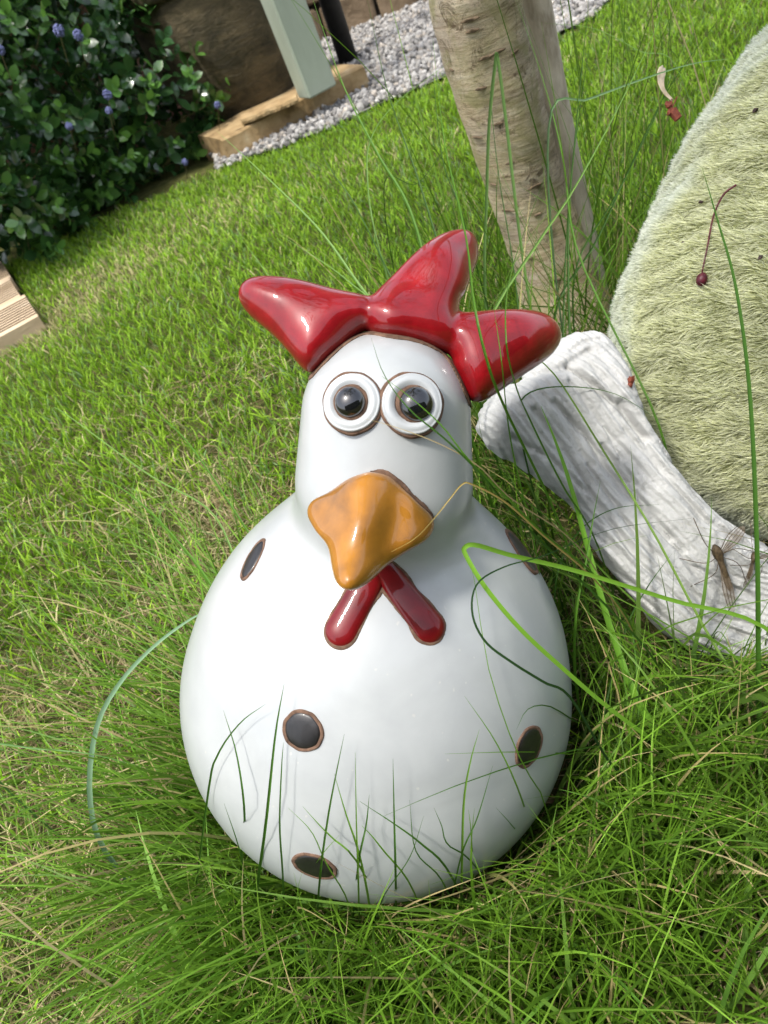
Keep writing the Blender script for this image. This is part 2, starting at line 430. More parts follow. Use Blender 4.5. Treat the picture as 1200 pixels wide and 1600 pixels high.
# wattles
def f_wat(p0, p1, r0, r1):
    A = hit(*p0); B = hit(*p1); n = grad((A + B) / 2)
    def fn(x, y, w):
        q = rcone(x, y, w, A, B, r0, r1)
        return np.maximum(q, f_body(x, y, w) - 10) if False else smin(q, q, .01)
    return fn, A, B
for p0, p1, r0, r1, sd_ in (((578, 905), (533, 984), 22, 22), ((600, 895), (670, 979), 19, 22)) and [((578, 905), (533, 984), 18, 21, 8), ((602, 893), (671, 979), 15, 21, 9)]:
    A = hit(*p0); B = hit(*p1); A = A - 6 * grad(A); B = B - 6 * grad(B); A[2] += 4
    mid = hit((p0[0] + p1[0]) / 2, (p0[1] + p1[1]) / 2)
    def fw(x, y, w, A=A, B=B, r0=r0, r1=r1):
        q = rcone(x, y, w, A, B, r0, r1); s_ = f_body(x, y, w) - 9
        return -smin(-q, -s_, 14)
    lo = np.minimum(A, B) - 34; hi = np.maximum(A, B) + 34
    V, Fq = implicit(fw, lo, hi, 1.8, 1, 3); mesh('wattle', W(V), Fq, RED2, CH)
    V, Fq = implicit(rimf(lambda x, y, w, A=A, B=B, r0=r0, r1=r1: rcone(x, y, w, A, B, r0, r1), 1.6, 1.2, sd_), lo, hi, 1.8, 0, 2)
    mesh('wattle_edge', W(V), Fq, CLAY, CH)

# eyes and spots: lathed buttons set on the surface
def lathe(prof, c, n, sx=1., sy=1., k=48, closed=False, wob=0., seed=0):
    n = unit(n); a = unit(np.cross([0, 1, .01], n)); b = np.cross(n, a); V = []; q = np.random.default_rng(seed); ph = q.uniform(0, 6.28, 4)
    for r, h in prof:
        for j in range(k):
            t = 2 * pi * j / k
            rr = r * (1 + wob * (sin(2 * t + ph[0]) + .6 * sin(3 * t + ph[1]) + .5 * sin(7 * t + ph[2]) + .35 * sin(11 * t + ph[3])) / 2)
            V.append(c + a * rr * cos(t) * sx + b * rr * sin(t) * sy + n * h)
    m = len(prof); F = [[i * k + j, i * k + (j + 1) % k, (i + 1) * k + (j + 1) % k, (i + 1) * k + j] for i in range(m - 1) for j in range(k)]
    if not closed: F.append([(m - 1) * k + j for j in range(k)][::-1] if False else list(range(k))[::-1])
    V = np.array(V); return W(V), F
def fan_prof(R, H, n=8, dz=0):                       # dome from edge to centre
    return [(R * cos(t), dz + H * sin(t)) for t in np.linspace(0, pi / 2 * .985, n)]
for i, (px, py, R, pp, pr) in enumerate(((551, 630, 32.5, (549, 630), 17.2), (643, 632, 34, (649, 633), 19))):
    c = hit(px, py); n = unit(.5 * grad(c) + .5 * np.array([0, .05, 1]))
    cc = c + n * .5; eye = thing('eye', W(cc), None, None); eye.parent = CH; eye.location = W(cc) - np.array(CH.location)
    del_ = hit(*pp); pc = cc + (del_ - c) - n * ((del_ - c) @ n)
    Vr, Fr = lathe([(R + 2.6, -26), (R + 2.2, .5), (R + 1, 2.5), (R - 4, 2.2), (6, 2.)][::-1], cc, n, wob=.035, seed=i); mesh('socket_rim', Vr, Fr, CLAY, eye)
    pa = [(R * .52, -8), (R * .55, 3), (R * .62, 6.0), (R * .76, 8.0), (R * .90, 6.2), (R * .985, 3.5), (R, -22)]
    Vr, Fr = lathe(catmull(pa, 20)[::1], cc, n, k=64, closed=True, wob=.012, seed=4 + i); mesh('eyeball', Vr, Fr, EYEW, eye)
    Vr, Fr = lathe([(pr + 3.6, 1), (pr + 3.2, 5.5), (pr, 6.6), (pr - 4, 6.8)][::-1], pc, n, wob=.06, seed=7 + i); mesh('pupil_rim', Vr, Fr, CLAY, eye)
    Vr, Fr = lathe(fan_prof(pr, 13, 12, 5.5)[::-1] , pc, n, k=56, wob=.012, seed=i); mesh('pupil', Vr, Fr, BLACK, eye)
for i, (px, py, r, sx, sy) in enumerate(((473, 1142, 23.5, 1, 1), (395, 874, 25, .62, 1.12), (827, 1167, 25, 1, 1.05), (491, 1354, 25, 1.12, .95), (816, 862, 30, 1.0, 1.2), (700, 1330, 0, 1, 1))):
    if r == 0: continue
    c = hit(px, py)
    if c is None: continue
    n = grad(c); c = c - n * .6
    sp = thing('spot', W(c), None, None); sp.parent = CH; sp.location = W(c) - np.array(CH.location)
    Vr, Fr = lathe([(r + 2.8, -4), (r + 2.4, 1.2), (r + 1.2, 2.0), (r - 1, 1.3), (r - 6, .6)][::-1], c, n, sx, sy, wob=.045, seed=20 + i); mesh('spot_rim', Vr, Fr, CLAY, sp)
    Vr, Fr = lathe([(.4, 3.4), (r * .5, 3.1), (r * .82, 2.3), (r * .96, .9), (r * .98, -1)], c, n, sx, sy, wob=.04, seed=20 + i); mesh('spot_glaze', Vr, Fr, MATTEBLK, sp)

# ------------------------------------------------------------------ MOSSY FIGURE with pale limb
STONE, n, l, b = mat('painted_stone'); v = coord(n, l)
c = ramp(n, l, noise(n, l, 26, 6, .65, .4, v), [(.28, (.30, .30, .285)), (.5, (.43, .43, .415)), (.75, (.50, .50, .485))])
k = ramp(n, l, noise(n, l, 150, 3, .6, .2, v), [(.22, (.62, .60, .57)), (.36, (1, 1, 1))])
l.new(mixc(n, l, .8, c, k, 'MULTIPLY'), b.inputs['Base Color']); b.inputs['Roughness'].default_value = .62; b.inputs['Specular IOR Level'].default_value = .35
bump(n, l, b, noise(n, l, 240, 8, .7, .3, v), .0016, .9)
limb_px = [(742, 676), (752, 640), (778, 612), (810, 592), (848, 558), (880, 528), (905, 520), (935, 522), (955, 545), (978, 585), (992, 640), (1022, 705), (1062, 765), (1110, 808), (1180, 850), (1280, 890), (1430, 930),
           (1450, 1080), (1350, 1085), (1200, 1044), (1140, 1034), (1080, 1012), (1035, 988), (996, 945), (962, 900), (935, 865), (903, 802), (855, 760), (810, 728), (765, 706)]
LW = -70.
lw_px = idw([(750, 680, -60), (900, 540, -95), (1000, 700, -85), (1000, 900, -75), (1200, 950, -110), (1400, 960, -150)])
lxy = toxy(limb_px, lw_px); poll = Poly(lxy, 3., 4)
lw0 = idw([(*P(a, b_, float(lw_px(a, b_)))[:2], float(lw_px(a, b_))) for a, b_ in [(750, 680), (900, 540), (1000, 700), (1000, 900), (1200, 950), (1400, 960)]])
gro = [([(872, 588), (905, 612), (945, 645), (985, 690)], 9, 5), ([(850, 640), (905, 690), (960, 770), (1030, 840)], 6, 5), ([(820, 650), (880, 720), (930, 800), (985, 880), (1060, 950), (1180, 1000)], 5, 4),
       ([(950, 640), (1010, 740), (1070, 810), (1180, 880)], 6, 6), ([(905, 730), (960, 810), (1020, 890), (1110, 960), (1200, 985)], 4, 3.5), ([(800, 600), (860, 590), (905, 560)], 5, 7), ([(880, 560), (900, 545), (925, 542)], 4, 5),
       ([(790, 690), (850, 720), (905, 770)], 4, 4), ([(925, 700), (990, 790), (1050, 860)], 5, 3), ([(985, 800), (1060, 880), (1160, 930)], 5, 3), ([(870, 610), (930, 680), (975, 760)], 4, 3)]
gro = [(toxy(a, lw_px), d_, w_) for a, d_, w_ in gro]
crest = toxy([(748, 668), (800, 640), (862, 618), (930, 610), (985, 650), (1050, 740), (1160, 840), (1300, 900)], lw_px)
cline = toxy([(500, 330), (820, 620), (960, 790), (1100, 930), (1400, 1040)], lw_px)
def f_limb(x, y, w):
    d = poll(x, y); cr = pl_dist(x, y, crest)
    ww = lw0(x, y) + 26 * np.exp(-(cr / 60) ** 2)
    g_ = np.zeros(d.shape)
    for pts, dep, wid in gro: g_ = g_ + dep * np.exp(-(pl_dist(x, y, pts) / wid) ** 2)
    cl_ = pl_dist(x, y, cline); st = np.sin(cl_ * .30 + 2.2 * wobble(x, y, w, .018, 4)) * 2.0 * (.5 + .5 * wobble(x, y, w, .03, 9)) + 1.2 * np.sin(cl_ * .66 + 2 * wobble(x, y, w, .03, 5))
    return np.sqrt(((w - ww) / 1.6) ** 2 + np.maximum(36 - d, 0) ** 2) - 36 + g_ * 1.15 - st * 1.0 - 1.6 * wobble(x, y, w, .022, 12) - .45 * wobble(x, y, w, .13, 2)
FIG = thing('mossy_ornament', W(P(1260, 900, -250)), 'ornament of shaggy green moss fur with a pale grey stone limb right of the hen', 'garden ornament')
lo = np.array(lxy).min(0) - 8; hi = np.array(lxy).max(0) + 8
V, Fq = implicit(f_limb, (lo[0], lo[1], -260), (hi[0], hi[1], 60), 3.0, 0, 1)
mesh('limb', W(V), Fq, STONE, FIG)
fur_px = [(970, 520), (984, 440), (1013, 362), (1052, 285), (1092, 200), (1148, 118), (1205, 48), (1300, -40), (1440, -110), (1620, -100), (1800, 60), (1870, 350), (1800, 650), (1650, 800),
          (1450, 860), (1300, 870), (1225, 850), (1165, 826), (1102, 788), (1050, 738), (1005, 660), (980, 590)]
FWD = -270.
fxy = [tuple(P(a, b_, FWD)[:2]) for a, b_ in fur_px]; polf = Poly(fxy, 6., 14)
def f_fur(x, y, w):
    d = polf(x, y)
    return np.sqrt(((w - FWD) / 1.05) ** 2 + np.maximum(240 - d, 0) ** 2) - 240 - 8 * wobble(x, y, w, .018, 8) - 2.5 * wobble(x, y, w, .06, 18) - 3 * np.sin(d * .10)
lo = np.array(fxy).min(0) - 10; hi = np.array(fxy).max(0) + 10
FV, FF = implicit(f_fur, (lo[0], lo[1], FWD - 290), (hi[0], hi[1], FWD + 290), 12., 0, 2)
MOSS = simple('flock_base', [(.3, (.10, .11, .035)), (.7, (.22, .24, .10))], 60, .95, .002, 300)
fb = mesh('moss_body', W(FV), FF, MOSS, FIG)
def fibres(parent):
    Wv = W(FV); q = FF; A, B, C_, D = (Wv[q[:, i]] for i in range(4))
    nr = np.cross(C_ - A, D - B); ar = np.linalg.norm(nr, axis=1) / 2; nr /= 2 * ar[:, None]
    cen = (A + B + C_ + D) / 4
    if np.mean(np.einsum('ij,ij->i', nr, cen - Wv.mean(0))) < 0: nr = -nr
    px, py, dz = project(cen); vd = cen - CAM; vd /= np.linalg.norm(vd, axis=1)[:, None]
    face = -np.einsum('ij,ij->i', nr, vd)
    wgt = ar * ((px > 900) & (px < 1330) & (py > -120) & (py < 1000)) * np.clip(face + .35, 0, .6)
    rest = ar * .02; wgt = wgt + rest * (wgt == 0); N = 130000
    I = RNG.choice(len(q), N, p=wgt / wgt.sum()); u, v = RNG.uniform(size=(2, N, 1))
    p = (A[I] * (1 - u) + B[I] * u) * (1 - v) + (D[I] * (1 - u) + C_[I] * u) * v; nn = nr[I]
    dx, dy, dw = to_design(p)
    cl = wobble(dx, dy, dw, .055, 31); cl2 = wobble(dx, dy, dw, .11, 32); rg = np.sin(dy * .13 + dx * .02 + 2.2 * wobble(dx, dy, dw, .02, 33))
    flow = -1.0 * RT[None] + (.10 * cl + .26 * cl2 - .05)[:, None] * UP[None] + (.25 * rg)[:, None] * UP
    # near the lower rim the fibres hang down and out
    low = np.clip((-dy - 0 + 20) / 260, 0, 1)[:, None]
    flow = flow + low * (-.5 * UP[None])
    flow = flow - nn * np.einsum('ij,ij->i', flow, nn)[:, None]
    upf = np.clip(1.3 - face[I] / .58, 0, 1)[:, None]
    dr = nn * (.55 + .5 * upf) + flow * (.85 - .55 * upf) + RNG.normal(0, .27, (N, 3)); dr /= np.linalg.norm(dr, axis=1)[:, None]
    L = RNG.uniform(.0045, .0095, N)[:, None] * (1 - .35 * upf) * (1 + .18 * rg[:, None])
    sdv = np.cross(dr, RNG.normal(0, 1, (N, 3))); sdv /= np.linalg.norm(sdv, axis=1)[:, None]
    wd = RNG.uniform(.00022, .00038, N)[:, None]
    p = p - nn * .001; mid = p + dr * L * .55; tip = p + dr * L + flow * L * .25
    Vv = np.stack([p - sdv * wd, p + sdv * wd, mid - sdv * wd * .75, mid + sdv * wd * .75, tip], 1)
    i0 = np.arange(N)[:, None] * 5
    T = np.concatenate([i0 + [0, 1, 3], i0 + [0, 3, 2], i0 + [2, 3, 4]], 0)
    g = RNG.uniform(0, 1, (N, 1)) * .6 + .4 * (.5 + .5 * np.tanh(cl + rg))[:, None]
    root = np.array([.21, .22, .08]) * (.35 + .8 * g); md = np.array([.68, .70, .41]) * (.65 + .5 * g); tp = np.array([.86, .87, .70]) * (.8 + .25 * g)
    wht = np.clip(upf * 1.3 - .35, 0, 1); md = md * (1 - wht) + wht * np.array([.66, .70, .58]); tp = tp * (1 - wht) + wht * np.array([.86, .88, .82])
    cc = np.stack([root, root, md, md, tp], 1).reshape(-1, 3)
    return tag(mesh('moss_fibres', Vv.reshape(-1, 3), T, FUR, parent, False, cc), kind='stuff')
fibres(FIG)
# ------------------------------------------------------------------ GROUND, LAWN SOIL, GRAVEL
SOIL, n, l, b = mat('thatch_soil'); v = coord(n, l)
c = ramp(n, l, noise(n, l, 38, 8, .7, .4, v), [(.3, (.018, .013, .007)), (.5, (.055, .042, .020)), (.62, (.12, .095, .045)), (.8, (.24, .19, .10))])
far_ = ramp(n, l, noise(n, l, 9, 4, .6, 0, v), [(.35, (.045, .075, .012)), (.65, (.11, .13, .03))])
l.new(mixc(n, l, .45, c, far_), b.inputs['Base Color']); b.inputs['Roughness'].default_value = .95; b.inputs['Specular IOR Level'].default_value = .1
bump(n, l, b, noise(n, l, 160, 8, .7, 0, v), .006, 1)
def ground_z(x, y): return .004 * np.sin(x * 5 + 1) * np.cos(y * 4.1) + .002 * np.sin(x * 23 + y * 17)
gx = np.concatenate([[-60, -20, -6], np.linspace(-2.4, 2.4, 97), [6, 20, 60]]); gy = np.concatenate([[-60, -20, -6], np.linspace(-1.2, 3.6, 97), [8, 20, 60]])
X, Y = np.meshgrid(gx, gy, indexing='ij'); Z = ground_z(X, Y)
nX, nY = X.shape; ii = np.arange(nX * nY).reshape(nX, nY)
Fg = np.stack([ii[:-1, :-1], ii[1:, :-1], ii[1:, 1:], ii[:-1, 1:]], -1).reshape(-1, 4)
tag(mesh('ground', np.stack([X, Y, Z], -1).reshape(-1, 3), Fg, SOIL), kind='structure')

edge = [(-2.5, 2.02), (-.06, 2.0), (.20, 1.92), (.447, 1.925), (.70, 1.88), (.86, 1.85), (.92, 1.90), (1.05, 2.03), (1.3, 2.45), (1.6, 3.3)]
def lawn_edge(x): return np.interp(x, [e[0] for e in edge], [e[1] for e in edge])
# gravel bed sheet + stones
BED = simple('gravel_grit', [(.3, (.10, .095, .085)), (.6, (.22, .21, .19))], 120, .95, .004, 300)
gxs = np.linspace(.0, 1.5, 40); Vv = []; 
for x in gxs: Vv += [(x, lawn_edge(x) + .01, .009), (x, 4., .009)]
tag(mesh('gravel_bed', Vv, [[2 * i, 2 * i + 2, 2 * i + 3, 2 * i + 1] for i in range(39)], BED), kind='structure')
GRAV, n, l, b = mat('gravel_stone')
a = n.new('ShaderNodeVertexColor'); a.layer_name = 'Col'
l.new(mixc(n, l, .55, a.outputs[0], ramp(n, l, noise(n, l, 300, 4, .6, 0, coord(n, l)), [(.3, (.5, .5, .5)), (.7, (1, 1, 1))]), 'MULTIPLY'), b.inputs['Base Color']); b.inputs['Roughness'].default_value = .8
def ico():
    t = (1 + 5 ** .5) / 2
    v = np.array([(-1, t, 0), (1, t, 0), (-1, -t, 0), (1, -t, 0), (0, -1, t), (0, 1, t), (0, -1, -t), (0, 1, -t), (t, 0, -1), (t, 0, 1), (-t, 0, -1), (-t, 0, 1)], float); v /= np.linalg.norm(v[0])
    f = np.array([(0, 11, 5), (0, 5, 1), (0, 1, 7), (0, 7, 10), (0, 10, 11), (1, 5, 9), (5, 11, 4), (11, 10, 2), (10, 7, 6), (7, 1, 8), (3, 9, 4), (3, 4, 2), (3, 2, 6), (3, 6, 8), (3, 8, 9), (4, 9, 5), (2, 4, 11), (6, 2, 10), (8, 6, 7), (9, 8, 1)])
    return v, f
IV, IF = ico()
def pebbles(N, xs, ys, size):
    x = RNG.uniform(*xs, N); y = RNG.uniform(*ys, N); y = np.where(y < lawn_edge(x) + .012 * np.sin(x * 40) , y + 1.4, y)
    px, py, dz = project(np.stack([x, y, 0 * x], 1)); ok = (px > 130) & (px < 1150) & (py > -160) & (y < 3.2); x, y = x[ok], y[ok]; N = len(x)
    sz = RNG.uniform(*size, (N, 1, 1)) * .5; scl = RNG.uniform(.55, 1.15, (N, 1, 3))
    r = IV[None] * RNG.uniform(.72, 1.15, (N, 12, 1)) * scl * sz
    A = RNG.normal(0, 1, (N, 3, 3)); Qm, _ = np.linalg.qr(A); r = np.einsum('nij,nkj->nki', Qm, r)
    V = r + np.stack([x, y, .008 + RNG.uniform(0, .009, N)], 1)[:, None]
    F = (IF[None] + np.arange(N)[:, None, None] * 12).reshape(-1, 3)
    base = np.array([[.44, .425, .40], [.34, .325, .305], [.22, .21, .20], [.46, .41, .35], [.11, .107, .10]])[RNG.choice(5, N, p=[.40, .27, .17, .11, .05])] * RNG.uniform(.55, 1.1, (N, 1))
    return V.reshape(-1, 3), F, np.repeat(base, 12, 0)
V, F, cc = pebbles(17000, (-.03, 1.5), (1.85, 3.25), (.011, .022))
tag(mesh('gravel', V, F, GRAV, None, False, cc), 'pale grey and white gravel chippings along the lawn edge', 'gravel', kind='stuff')

# ------------------------------------------------------------------ BACK OF THE GARDEN
xh = np.array([1., 0, 0]); yh = np.array([0, 1., 0]); zh = np.array([0, 0, 1.])
SAND = simple('sandstone', [(.28, (.13, .085, .04)), (.45, (.28, .19, .09)), (.6, (.35, .25, .13)), (.75, (.42, .34, .21))], 24, .85, .002, 110, (1, 1, 1.3), 9)
def stone_slab(p0, p1, depth, z0, z1, name, label, seed):
    p0 = np.array(p0, float); p1 = np.array(p1, float); d = p1 - p0; L = np.hypot(*d); d /= L; nrm = np.array([-d[1], d[0]])
    nu, nv = 46, 10; top = []; q = np.random.default_rng(seed)
    def pt(u, v, z):
        wob_ = .004 * sin(u * 31 + seed) + .003 * sin(u * 77 + 2 * seed) if v == 0 else 0
        a = p0 + d * L * u + nrm * (depth * v + wob_); return (a[0], a[1], z)
    V = []; rows = [(0, z0), (-.02, (z0 + z1) / 2), (0.0, z1 - .005), (.03, z1 - .001), (.25, z1), (.6, z1), (.97, z1 - .001), (1, z1 - .006), (1, z0)]
    for r_, (v, z) in enumerate(rows):
        for i in range(nu + 1):
            u = i / nu; e_ = .0022 * sin(u * 13 + seed) + .0012 * sin(u * 29 + r_) + q.normal(0, .0005)
            a = p0 + d * L * u + nrm * (depth * v + (e_ * .8 if v < .1 else 0)); V.append((a[0], a[1], z + (e_ * .4 if z > z0 + .001 else 0)))
    m = nu + 1; F = [[r_ * m + i, r_ * m + i + 1, (r_ + 1) * m + i + 1, (r_ + 1) * m + i] for r_ in range(len(rows) - 1) for i in range(nu)]
    F.append([r_ * m for r_ in range(len(rows))]); F.append([r_ * m + nu for r_ in range(len(rows))][::-1])
    o = mesh(name, V, F, SAND, None, False)
    return tag(o, label, 'paving slab')
a0 = G(356, 243, .022)[:2]; a1 = G(575, 126, .022)[:2]
stone_slab(a0, a1, .17, -.02, .060, 'edging_slab', 'buff sandstone slab in front, supporting the sage green post beside the gravel', 3)
b0 = G(384, 205, .060)[:2]; b1 = G(480, 166, .060)[:2]
stone_slab(b0 + [0, .055], b1 + [-.01, .055], .05, .0635, .076, 'step_slab', 'thin narrow sandstone slab lying on the front slab, left of the post', 8)
SAGE = simple('sage_paint', [(.3, (.25, .285, .225)), (.55, (.30, .335, .27)), (.7, (.325, .36, .295))], 14, .5, .0008, 60, (1, 1, .3), spec=.4)
pc = G(490, 152, .060); mb = MB(); ang = radians(18); ax_ = np.array([cos(ang), sin(ang), 0]); ay_ = np.array([-sin(ang), cos(ang), 0])
ps = thing('garden_post', (pc[0], pc[1] + .03, .0605), 'square sage green painted post standing on the sandstone slab', 'post')
bevel_box(mb, (pc[0], pc[1] + .03, .0605 + .6), ax_, ay_, unit([-.03, 0, 1]), .040, .030, .6, .004); mb.build('post_shaft', SAGE, ps, False)
mb = MB(); bevel_box(mb, (pc[0] - .036, pc[1] + .03, 1.248), ax_, ay_, zh, .05, .04, .01, .004); mb.build('post_cap', SAGE, ps, False)
# stained board
BOARD, n, l, b = mat('stained_board'); v = coord(n, l, (1, 1, 3))
c = ramp(n, l, noise(n, l, 10, 8, .7, 1.2, v), [(.25, (.03, .024, .012)), (.5, (.09, .07, .036)), (.75, (.17, .13, .07))])
v2 = coord(n, l); k = ramp(n, l, noise(n, l, 13, 6, .7, .5, v2), [(.36, (.22, .25, .12)), (.56, (1, 1, 1))])
l.new(mixc(n, l, .85, c, k, 'MULTIPLY'), b.inputs['Base Color']); b.inputs['Roughness'].default_value = .85; bump(n, l, b, noise(n, l, 30, 8, .7, .8, v), .006, .8)
pf = G(425, 178, .03); pcx, pcy = pf[0] - .02, pf[1] + .19
pot = thing('plant_pot', (pcx, pcy, 0), 'large round brown plant pot stained with olive mould behind the green post', 'plant pot')
def turned(prof, k=72):
    V = [(pcx + r_ * cos(2 * pi * j / k), pcy + r_ * sin(2 * pi * j / k), z_) for r_, z_ in prof for j in range(k)]; m = len(prof)
    return V, [[i * k + j, i * k + (j + 1) % k, (i + 1) * k + (j + 1) % k, (i + 1) * k + j] for i in range(m - 1) for j in range(k)]
V_, F_ = turned(catmull([(.02, .004), (.135, .004), (.158, .02), (.19, .10), (.212, .20), (.22, .30), (.216, .345)], 40)); mesh('pot_body', V_, F_, BOARD, pot)
V_, F_ = turned(catmull([(.214, .335), (.232, .34), (.238, .36), (.230, .378), (.212, .376), (.200, .34)], 18)); mesh('pot_rim', V_, F_, BOARD, pot)
V_, F_ = turned([(.207, .345), (.1, .352), (.001, .355)]); mesh('potting_soil', V_, F_, SOIL, pot)
DARK = simple('black_pipe', [(.3, (.012, .012, .012)), (.7, (.03, .028, .026))], 30, .45)
pp = GY(528, 90, 2.50); mb = MB(); tube(mb, [(.437, 2.50, 0), (.435, 2.50, .5), (.43, 2.50, 1.1)], .028, 20)
tag(mb.build('drain_pipe', DARK, None), 'black drain pipe upright between the green post and the stone wall', 'pipe')
# stone block wall
BLK = simple('wall_stone', [(.25, (.075, .055, .035)), (.5, (.18, .13, .08)), (.75, (.27, .20, .13))], 11, .9, .006, 70)
MORT = simple('mortar', [(.3, (.02, .017, .012)), (.7, (.05, .04, .03))], 60, .95, .003, 200)
wa = G(500, 72)[:2]; wb2 = G(640, 18)[:2]; wdir = unit(wb2 - wa); wn = np.array([-wdir[1], wdir[0]])
print('wall', wa, wb2)
bw = thing('stone_wall', (wa[0], wa[1], 0), 'low wall of brown rectangular stone blocks behind the gravel', 'wall')
mb = MB(); d3 = np.array([*wdir, 0]); n3 = np.array([*wn, 0]); org = np.array([*wa, 0])
mm = MB(); bevel_box(mm, org + d3 * .9 + n3 * .07 + zh * .2, d3, n3, zh, 1.28, .05, .25, .003); mm.build('mortar_core', MORT, bw, False)
for row in range(4):
    x = -.35 - (row % 2) * .09
    while x < 2.1:
        L = random.uniform(.14, .24); bevel_box(mb, org + d3 * (x + L / 2) + n3 * (.05 + random.uniform(-.008, .008)) + zh * (.055 + row * .116), d3, n3, zh, L / 2 - .006, .05, .051, .008, .0022); x += L
mb.build('stone_blocks', BLK, bw, False)
# brick wall behind the bush
BRK, n, l, b = mat('pink_brick'); t = n.new('ShaderNodeTexBrick'); l.new(coord(n, l, (1, 1, 1), (radians(90), 0, 0)), t.inputs[0]); t.inputs['Scale'].default_value = 4.4
t.inputs['Color1'].default_value = (.33, .15, .10, 1); t.inputs['Color2'].default_value = (.42, .24, .17, 1); t.inputs['Mortar'].default_value = (.3, .27, .23, 1); t.inputs['Mortar Size'].default_value = .02
l.new(t.outputs[0], b.inputs['Base Color']); b.inputs['Roughness'].default_value = .9; bump(n, l, b, t.outputs[1], -.004, .8)
mb = MB(); bevel_box(mb, (-1.5, 2.95, .4), xh, yh, zh, 1.75, .06, .4, .004); tag(mb.build('brick_wall', BRK, None, False), 'pinkish brick wall glimpsed through the dark bush', 'wall')
# decking corner
DECK = simple('ribbed_timber', [(.3, (.36, .26, .16)), (.6, (.52, .40, .27)), (.8, (.60, .50, .38))], 12, .7, .001, 120, (.3, 1.5, 1))
dk = thing('timber_deck', (-.7, 1.7, 0), 'ribbed pale timber decking corner at the left edge of the lawn', 'decking')
e0 = G(57, 490, .03); e1 = G(-2, 398, .03); dv = unit((e1 - e0) * [1, 1, 0]); du = np.array([dv[1], -dv[0], 0]); du = -du if du[0] > 0 else du
print('deck', e0, e1, np.linalg.norm(e1 - e0))
DIRT_SHADE = simple('groove_dirt_shade', [(.3, (.05, .035, .02)), (.7, (.14, .10, .06))], 60, .95)  # groove floors coloured dark: dirt, and a stand-in for missing groove shade
def deck_board(v0, wd, shift):
    prof = []; nr_ = 9; e = .014
    prof.append((0, -.004)); prof.append((0, .028)); prof.append((e, .030))
    pitch = (wd - 2 * e) / nr_
    for i in range(nr_):
        a = e + i * pitch; prof += [(a + pitch * .10, .0215), (a + pitch * .42, .0215), (a + pitch * .50, .030), (a + pitch * .95, .030)]
    prof += [(wd, .030), (wd, -.004)]
    V = []
    for s_ in (0, 1.6):
        for a, z in prof: q = e0 + dv * (v0 + a) + du * (s_ + shift); V.append((q[0], q[1], z))
    m = len(prof); F = [[i, i + 1, m + i + 1, m + i] for i in range(m - 1)] + [list(range(m))[::-1], [m + i for i in range(m)]]
    mb = MB(); mb.add(V, F); gi = [1 if (i < m - 1 and prof[i][1] < .025 and prof[i + 1][1] < .025) or (i < m - 1 and min(prof[i][1], prof[i + 1][1]) == .0215) else 0 for i in range(len(F))]
    mb.m = gi; mb.build('deck_board', DECK, dk, False, [DIRT_SHADE])
deck_board(-.012, .165, 0); deck_board(.160, .165, .008); deck_board(.332, .165, .004)
for o in dk.children: pass

# unseen hedge, added behind the camera to darken reflections in glaze and eyes
hd = thing('added_hedge', (0, -2.6, 0), 'unseen tall dark hedge added behind the camera to darken reflections', 'hedge')
hx = np.linspace(-3.4, 3.4, 90); hz = np.linspace(0, 1, 60); HX, HZ = np.meshgrid(hx, hz, indexing='ij')
th_ = HZ * pi; yy_ = -2.6 + .32 * np.cos(th_); zz_ = 2.3 * np.sin(th_) ** .6
nb = .05 * wobble(HX, zz_, yy_, 7, 51) + .03 * wobble(HX, zz_, yy_, 19, 52)
V_ = np.stack([HX, yy_ + nb * np.cos(th_), zz_ + nb * .5], -1).reshape(-1, 3); ih = np.arange(90 * 60).reshape(90, 60)
HEDGE = simple('hedge_green', [(.3, (.012, .022, .008)), (.6, (.04, .07, .02)), (.8, (.09, .13, .04))], 26, .8, .03, 60)
mesh('added_hedge_mass', V_, np.stack([ih[:-1, :-1], ih[1:, :-1], ih[1:, 1:], ih[:-1, 1:]], -1).reshape(-1, 4), HEDGE, hd)
# ------------------------------------------------------------------ TREE
BARK, n, l, b = mat('birch_bark'); v = coord(n, l, (1, 1, 7)); v1 = coord(n, l); v3 = coord(n, l, (1.2, 1.2, 3.2))
c = ramp(n, l, noise(n, l, 11, 12, .78, 1.0, v), [(.33, (.12, .08, .045)), (.43, (.50, .37, .23)), (.50, (.78, .64, .44)), (.62, (.94, .85, .66))])
pk = ramp(n, l, noise(n, l, 8, 5, .6, .5, v3), [(.40, (.56, .46, .38)), (.56, (.78, .66, .38))])
dk_ = ramp(n, l, noise(n, l, 60, 8, .8, .9, v1), [(.38, (.18, .13, .08)), (.46, (1, 1, 1))])
c = mixc(n, l, .4, c, pk); l.new(mixc(n, l, .8, c, dk_, 'MULTIPLY'), b.inputs['Base Color']); b.inputs['Roughness'].default_value = .8; b.inputs['Specular IOR Level'].default_value = .25
pe = ramp(n, l, noise(n, l, 7, 8, .75, .8, coord(n, l, (1, 1, 11))), [(.47, (1, 1, 1)), (.495, (.38, .30, .22)), (.51, (1, 1, 1)), (.58, (1, 1, 1)), (.60, (.45, .36, .27)), (.615, (1, 1, 1))])
l.new(mixc(n, l, .75, b.inputs['Base Color'].links[0].from_socket, pe, 'MULTIPLY'), b.inputs['Base Color'])
li = ramp(n, l, noise(n, l, 21, 7, .7, .6, v1), [(.50, (0, 0, 0)), (.62, (.7, .7, .7))])
l.new(mixc(n, l, li, b.inputs['Base Color'].links[0].from_socket, (.44, .40, .17)), b.inputs['Base Color'])
k1 = bump(n, l, b, noise(n, l, 22, 12, .8, 1.4, v), .010, 1.); bump(n, l, b, noise(n, l, 150, 5, .7, 0, v1), .0015, .8, k1)
LENT = simple('lenticel_bark', [(.3, (.08, .055, .03)), (.7, (.26, .19, .12))], 200, .9, .001, 500)
